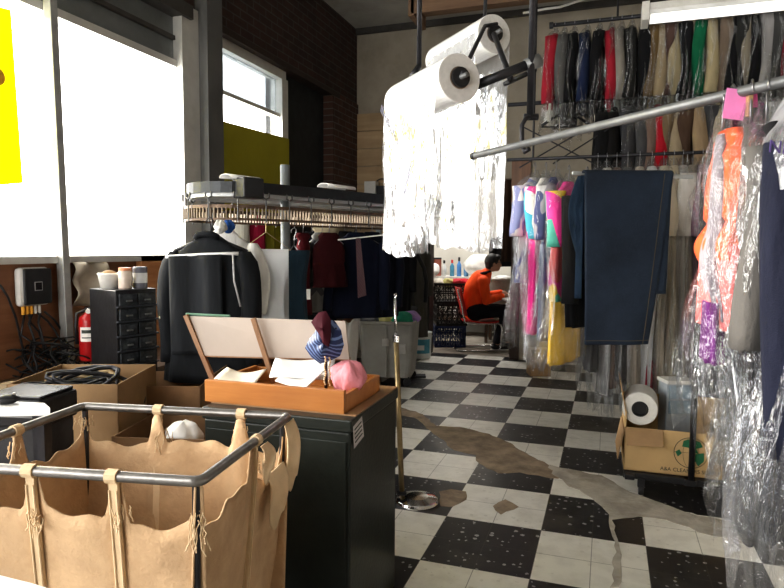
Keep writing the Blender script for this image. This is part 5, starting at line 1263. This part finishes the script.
CS = [milk_crate((cl_.x, cl_.y, 0), YAW, mblu, 'blue milk crate at the bottom of the stack in the back room', .40, .29),
      milk_crate((cl_.x+.01, cl_.y, .295), YAW+.04, mblk, 'black milk crate in the middle of the back room stack', .40, .29),
      milk_crate((cl_.x, cl_.y, .59), YAW-.03, mblk, 'black milk crate on top of the stack, heaped with clothes', .42, .27)]
for i, (x_, c, nm) in enumerate(((-.14, (.60, .57, .50), 'cream'), (0, (.45, .42, .18), 'mustard'), (.12, (.55, .06, .08), 'red'), (.2, (.5, .03, .05), 'scarlet'))):
    p = Vector((cl_.x+x_*cos(YAW), cl_.y+x_*sin(YAW)-.06, .80)); crumple('crumpled_garment', p, (.09, .1, .12), cloth('crate_'+nm, c), f'crumpled {nm} garment on the top milk crate', 'garment', 700+i, 'clothes on the top crate', amp=.2)
cpos = D(470, 280, 9.0)
t = thing('work_counter', 'pale work counter along the back room wall', 'counter', (cpos.x, 9.45, 0))
make('countertop', MB().bb((-1.2, -.3, .86), (1.2, .28, .90)), white_paint, t)
for xx in (-1.1, -.3, .4, 1.1): make('leg', MB().bb((xx-.03, -.25, 0), (xx+.03, -.19, .86)), white_paint, t)
make('lower_shelf', MB().bb((-1.15, -.27, .25), (1.15, .26, .28)), dark_wood, t)
CZT = .90
def at_counter(px): p = Yp(px, 275, 9.35); return Vector((p.x, 9.35, CZT))
for i, (px, h, r_, c, lb) in enumerate(((444, .24, .035, (.70, .72, .72), 'white plastic jug among the bottles'), (452, .25, .034, (.08, .30, .45), 'teal bottle standing left of the blue spray bottle'.replace('left of', 'beside')), (459, .29, .034, (.10, .28, .62), 'blue spray bottle on the back counter'), (466, .23, .036, (.16, .35, .60), 'light blue bottle beside the white cloth heap'))):
    p = at_counter(px)
    t = thing('cleaner_bottle', lb+' on the back room counter' if 'counter' not in lb else lb, 'bottle', p, YAW, 'cleaner bottles on the back counter')
    make('flask', MB().lathe([(r_, 0), (r_, h*.6), (r_*.4, h*.75), (r_*.38, h*.82), (0, h*.82)], (0, 0, 0), 16), plain(f'bottle_{i}', c, .25), t, smooth=True)
    make('cap', MB().lathe([(r_*.5, h*.8), (r_*.5, h), (0, h)], (0, 0, 0), 12), (black_plastic, plain('cap_red', (.5, .04, .04), .4))[i % 2], t)
for i, (px, c, lb) in enumerate(((432, (.20, .09, .05), 'brown tin on the back room counter next to the door frame'), (438, (.30, .10, .07), 'reddish tin on the back room counter beside the brown tin'))):
    p = at_counter(px); t = thing('storage_tin', lb, 'tin', p, YAW)
    make('can', MB().lathe([(.05, 0), (.05, .26), (0, .26)], (0, 0, 0), 20), plain(f'tin_{i}', c, .5), t); make('lid', MB().lathe([(.052, .255), (.052, .28), (0, .28)], (0, 0, 0), 20), dark_steel, t)
crumple('white_cloth', at_counter(480)+Vector((0, -.02, 0)), (.24, .14, .34), plain('white_heap', (.82, .80, .76), .85), 'heap of white cloth on the back room counter behind the person', 'cloth', 61, amp=.12)
crumple('paper_bag', at_counter(438)+Vector((-.02, -.22, -.0)), (.10, .06, .20), paper, 'white paper bag at the end of the back room counter', 'bag', 63, amp=.12)
p = D(504, 243, 8.9)
garment((p.x, p.y, 1.62), YAW+.2, 'black coat hanging behind the person in the back room', col('coat_black', (.012, .012, .014)), W=.32, T=.12, L=.55, sleeve=.4, kind='coat', cover=False, seed=801)
p = Yp(503, 309, 9.0)
t = thing('waste_bin', 'round grey bin full of white paper behind the person', 'bin', (p.x, 8.85, .46), YAW)
make('tub', MB().lathe([(.15, 0), (.185, .42), (.195, .425), (.195, .445), (.18, .445), (.145, .02), (0, .02)], (0, 0, 0), 28), plain('bin_taupe', (.30, .285, .25), .6), t)
single('low_stool', MB().bb((p.x-.22, 8.65, .42), (p.x+.22, 9.05, .46)).bb((p.x-.2, 8.67, 0), (p.x-.16, 8.71, .42)).bb((p.x+.16, 8.67, 0), (p.x+.2, 8.71, .42)).bb((p.x-.2, 8.99, 0), (p.x-.16, 9.03, .42)).bb((p.x+.16, 8.99, 0), (p.x+.2, 9.03, .42)), dark_wood, 'dark low stool under the grey bin', 'stool')
crumple('paper_waste', (p.x, 8.85, .84), (.14, .14, .11), paper, 'crumpled white paper filling the grey bin', 'paper', 71, amp=.22)

ca_, cb_ = Yp(503, 165, BY+.3), Yp(527, 262, BY+.3)  # dark curtain added to cover the bright wall showing through the doorway
t = thing('masking_curtain', 'added dark brown curtain masking the bright edge of the back room doorway', 'curtain', ((ca_.x+cb_.x)/2, BY+.3, cb_.z))
cwid = cb_.x-ca_.x
make('drape', MB().grid(lambda u, v: Vector(((u-.5)*cwid, .02*sin(22*u), (ca_.z-cb_.z)*(1-v))), 24, 8), cloth('curtain_brown', (.045, .026, .018)), t, smooth=True, solid=.006)
make('curtain_rod', MB().tube([(-cwid*.6, 0, ca_.z-cb_.z), (cwid*.6, 0, ca_.z-cb_.z)], .012, 8), dark_steel, t)
make('rod_bracket', MB().tube([(cwid*.5, 0, ca_.z-cb_.z), (cwid*.5, -.17, ca_.z-cb_.z)], .01, 8), dark_steel, t)

# person in the orange jacket on the red chair
pf = Zp(480, 349, 0); SC = (pf-EYE).dot(FX)/F
pbase = Vector((pf.x, pf.y, 0))
skin = plain('skin', (.36, .20, .13), .55, 0, .05, 20, .05); hair_m = plain('hair_black', (.012, .010, .010), .5, 0, .3, 60, .4, 120)
orange = cloth('orange_jacket', (.88, .10, .018), .6, .12, 18, .4); blackp = cloth('black_trousers', (.014, .014, .018), .8)
person = MB()
def limb(mb, pts, rs, n=14):
    P = [Vector(p) for p in pts]; out = []; ro = []
    for i in range(len(P)-1):
        for k in range(4): s_ = k/4; out.append(P[i].lerp(P[i+1], s_)); ro.append(rs[i]+(rs[i+1]-rs[i])*s_)
    out.append(P[-1]); ro.append(rs[-1]); mb.tube(out, ro, n)
    for p, r in zip(P, rs): mb.ball(p, r*.99, 14, 10)
HC = Vector((.155, 0, 1.135))        # head centre, looking down to the right
def body_shape(mb, g=0, legs=True, arms=True, torso=True, head=True, hands=True):
    if torso: limb(mb, [(-.09, 0, .52), (-.10, 0, .66), (-.07, 0, .80), (-.01, 0, .91), (.06, 0, .97)], [.135+g, .125+g, .135+g, .12+g, .06+g], 18); limb(mb, [(-.0, -.155, .90), (0, .155, .90)], [.062+g, .062+g])
    if legs:
        limb(mb, [(-.07, -.085, .50), (.33, -.10, .515), (.20, -.09, .12)], [.088+g, .062+g, .042+g]); limb(mb, [(-.07, .085, .50), (.36, .11, .515), (.37, .11, .12)], [.088+g, .062+g, .042+g])
    if arms:
        limb(mb, [(.0, -.165, .89), (.03, -.20, .66), (.25, -.10, .705)], [.055+g, .046+g, .030+g]); limb(mb, [(.0, .165, .89), (.08, .20, .68), (.27, .06, .74)], [.055+g, .046+g, .030+g])
    if head:
        limb(mb, [(.05, 0, .97), (.10, 0, 1.05)], [.05, .048])
        mb.ball(HC, (.092, .074, .112), 20, 14); mb.ball(HC+Vector((.045, 0, -.055)), (.05, .05, .055), 14, 10)
        mb.ball(HC+Vector((.095, 0, -.025)), (.022, .013, .024), 10, 8)           # nose
        mb.ball(HC+Vector((.082, 0, -.062)), (.014, .024, .008), 10, 8); mb.ball(HC+Vector((.080, 0, -.076)), (.013, .02, .008), 10, 8)   # lips
        for s_ in (-1, 1): mb.ball(HC+Vector((-.005, s_*.074, -.01)), (.02, .012, .032), 10, 8); mb.ball(HC+Vector((.072, s_*.03, .018)), (.02, .02, .008), 10, 8)
    if hands:
        for (w_, s_) in ((Vector((.25, -.10, .705)), 1), (Vector((.27, .06, .74)), -1)):
            d_ = Vector((.8, .45*s_, -.05)).normalized(); sd = Vector((-.35*s_, .8, .1)).normalized()
            pc = w_+d_*.055; limb(mb, [w_, pc], [.026, .034]); mb.ball(pc, (.042, .036, .022), 12, 8)
            for k, (ln, o_) in enumerate(((.062, -.027), (.074, -.009), (.07, .009), (.055, .026))):
                b_0 = pc+d_*.03+sd*o_; limb(mb, [b_0, b_0+d_*ln*.5+Vector((0, 0, -.006)), b_0+d_*ln*.8+Vector((0, 0, -.03))], [.0095, .0088, .0075], 8)
            b_0 = pc-d_*.01+sd*.03; limb(mb, [b_0, b_0+sd*.03+d_*.02, b_0+sd*.035+d_*.05+Vector((0, 0, -.01))], [.011, .0105, .009], 8)
body_shape(person)
for s_, ank in ((-1, Vector((.20, -.09, .12))), (1, Vector((.37, .11, .12)))): limb(person, [ank, ank+Vector((0, 0, -.06)), ank+Vector((.1, 0, -.085))], [.04, .038, .03])
pr_o = make('person', person, skin, None, remesh=.008, csmooth=2); pr_o.location = pbase; pr_o.rotation_euler = (0, 0, YAW+.05)
tag(pr_o, 'person in bright orange jacket and black trousers bent over work on the red chair', 'person')
jk = MB(); body_shape(jk, .016, False, True, True, False, False); limb(jk, [(.05, -.03, .985), (.07, 0, 1.0), (.05, .03, .985)], [.075, .072, .075])
make('jacket', jk, orange, pr_o, remesh=.012, csmooth=3)
make('collar', MB().tube([(.02+.085*cos(a), .085*sin(a), 1.0+.02*cos(a)) for a in [2*pi*k/18 for k in range(18)]], .026, 8, closed=True), cloth('collar_dark', (.02, .017, .017)), pr_o, smooth=True)
tk = MB(); body_shape(tk, .013, True, False, False, False, False); limb(tk, [(-.08, -.03, .52), (-.08, .03, .52)], [.145, .145])
make('trousers', tk, blackp, pr_o, remesh=.012, csmooth=2)
hm_ = MB(); hm_.ball(HC+Vector((-.018, 0, .022)), (.098, .086, .106), 20, 14); hm_.ball(HC+Vector((.05, 0, .075)), (.055, .065, .04), 14, 10); hm_.ball(HC+Vector((-.055, 0, -.035)), (.05, .065, .06), 14, 10)
make('hair', hm_, hair_m, pr_o, remesh=.008, csmooth=1)
gl_ = MB()
for s_ in (-1, 1): gl_.tube([HC+Vector((.098, s_*.035+.026*cos(a), .008+.022*sin(a))) for a in [2*pi*k/14 for k in range(14)]], .003, 5, closed=True).tube([HC+Vector((.096, s_*.06, .01)), HC+Vector((.0, s_*.082, .012))], .003, 5)
gl_.tube([HC+Vector((.1, -.01, .01)), HC+Vector((.1, .01, .01))], .003, 5)
make('glasses', gl_, black_plastic, pr_o)
for s_, ank in ((-1, Vector((.20, -.09, .12))), (1, Vector((.37, .11, .12)))):
    sm = MB(); limb(sm, [ank+Vector((-.03, 0, -.07)), ank+Vector((.05, 0, -.078)), ank+Vector((.13, 0, -.09))], [.046, .042, .032]); 
    so = make('shoe', sm, black_plastic, pr_o, remesh=.01, csmooth=1)
    make('sole', MB().box(ank+Vector((.045, 0, -.112)), (.24, .085, .016)), white_paint, so, bevel=.006)
ch = thing('red_chair', 'red cantilever chair with a bent chrome frame under the person', 'chair', pbase, YAW+.05)
redm = plain('red_shell', (.50, .025, .02), .4, 0, .1)
make('seat', MB().grid(lambda u, v: Vector((-.24+.44*u, (v-.5)*.42, .385+.012*cos(u*5)-.012*sin(pi*v))), 12, 10), redm, ch, smooth=True, solid=.02)
make('backrest', MB().grid(lambda u, v: Vector((-.245-.085*u+.03*math.cos(pi*(v-.5))*-1+.03, (v-.5)*.42, .46+.36*u)), 10, 12), redm, ch, smooth=True, solid=.016)
for s_ in (-1, 1):
    make('chair_frame', MB().tube([(-.34, s_*.2, .80), (-.29, s_*.2, .62), (-.26, s_*.2, .46), (-.235, s_*.2, .375), (-.18, s_*.2, .362), (.18, s_*.2, .362), (.225, s_*.2, .345), (.24, s_*.2, .30), (.23, s_*.2, .06), (.215, s_*.2, .018), (.17, s_*.2, .012), (-.30, s_*.2, .012), (-.33, s_*.15, .012), (-.34, 0, .012)], .011, 10), chrome, ch, smooth=True)
tbp = Zp(509, 354, 0)
t = thing('work_table', 'small work table with thin chrome legs in front of the person', 'table', (tbp.x, tbp.y, 0), YAW)
make('tabletop', MB().bb((-.06, -.05, .665), (.9, .55, .69)), plain('table_grey', (.45, .44, .42), .5), t, bevel=.005)
for lx, ly in ((0, 0), (.84, 0), (.84, .5)): make('leg', MB().tube([(lx, ly, 0), (lx+.03, ly, .665)], .011, 8).tube([(lx+.05, ly+.02, .0), (lx+.05, ly+.02, .665)], .009, 8), chrome, t, smooth=True)
single('table_paper', MB().bb((tbp.x+.02, tbp.y+.05, .691), (tbp.x+.25, tbp.y+.25, .71)), paper, 'stack of white papers on the work table', 'paper')

# ------------------------------------------------------------------ light
w = bpy.data.worlds.new('world'); bpy.context.scene.world = w; w.use_nodes = True
bg = w.node_tree.nodes['Background']; bg.inputs[0].default_value = (1.0, .985, .95, 1); bg.inputs[1].default_value = 7.0
def portal(loc, rot, sx, sy):
    l = bpy.data.lights.new('portal', 'AREA'); l.shape = 'RECTANGLE'; l.size = sx; l.size_y = sy
    l.cycles.is_portal = True
    o = bpy.data.objects.new('window_portal', l); C.objects.link(o); o.location = loc; o.rotation_euler = rot
portal((WX-.2, .9, 1.96), (0, -pi/2, 0), 1.4, 6.2); portal((WX-.2, 5.05, 2.1), (0, -pi/2, 0), 1.7, 1.2); portal((-2.0, -2.25, 1.7), (pi/2, 0, 0), 2.4, 2.4)
sl = bpy.data.lights.new('sun', 'SUN'); sl.energy = 5.0; sl.angle = .12; sl.color = (1, .93, .82)
so = bpy.data.objects.new('sun', sl); C.objects.link(so)
so.rotation_euler = Vector((.93, .22, -.30)).to_track_quat('-Z', 'Y').to_euler()
bl = bpy.data.lights.new('back_room_fill', 'AREA'); bl.energy = 45; bl.size = 1.0; bl.color = (1, .97, .92)  # area light added in place of the back room's unseen window
bo = bpy.data.objects.new('back_room_fill', bl); C.objects.link(bo); bo.location = (-1.9, 8.6, 2.85)
sc = bpy.context.scene
sc.view_settings.view_transform = 'Standard'; sc.view_settings.look = 'Medium High Contrast'; sc.view_settings.exposure = .2; sc.view_settings.gamma = 1
sc.cycles.use_denoising = True
sc.cycles.max_bounces = 8; sc.cycles.transparent_max_bounces = 40; sc.cycles.diffuse_bounces = 4; sc.cycles.glossy_bounces = 4
sc.cycles.sample_clamp_indirect = 6

_seen = {}
for o in bpy.data.objects:
    if 'label' in o and not o.parent: _seen.setdefault(o['label'], []).append(o.name)
    if 'label' in o and not (4 <= len(o['label'].split()) <= 16): print('LEN', o['label'])
for k, v in _seen.items():
    if len(v) > 1: print('DUP', k, v)
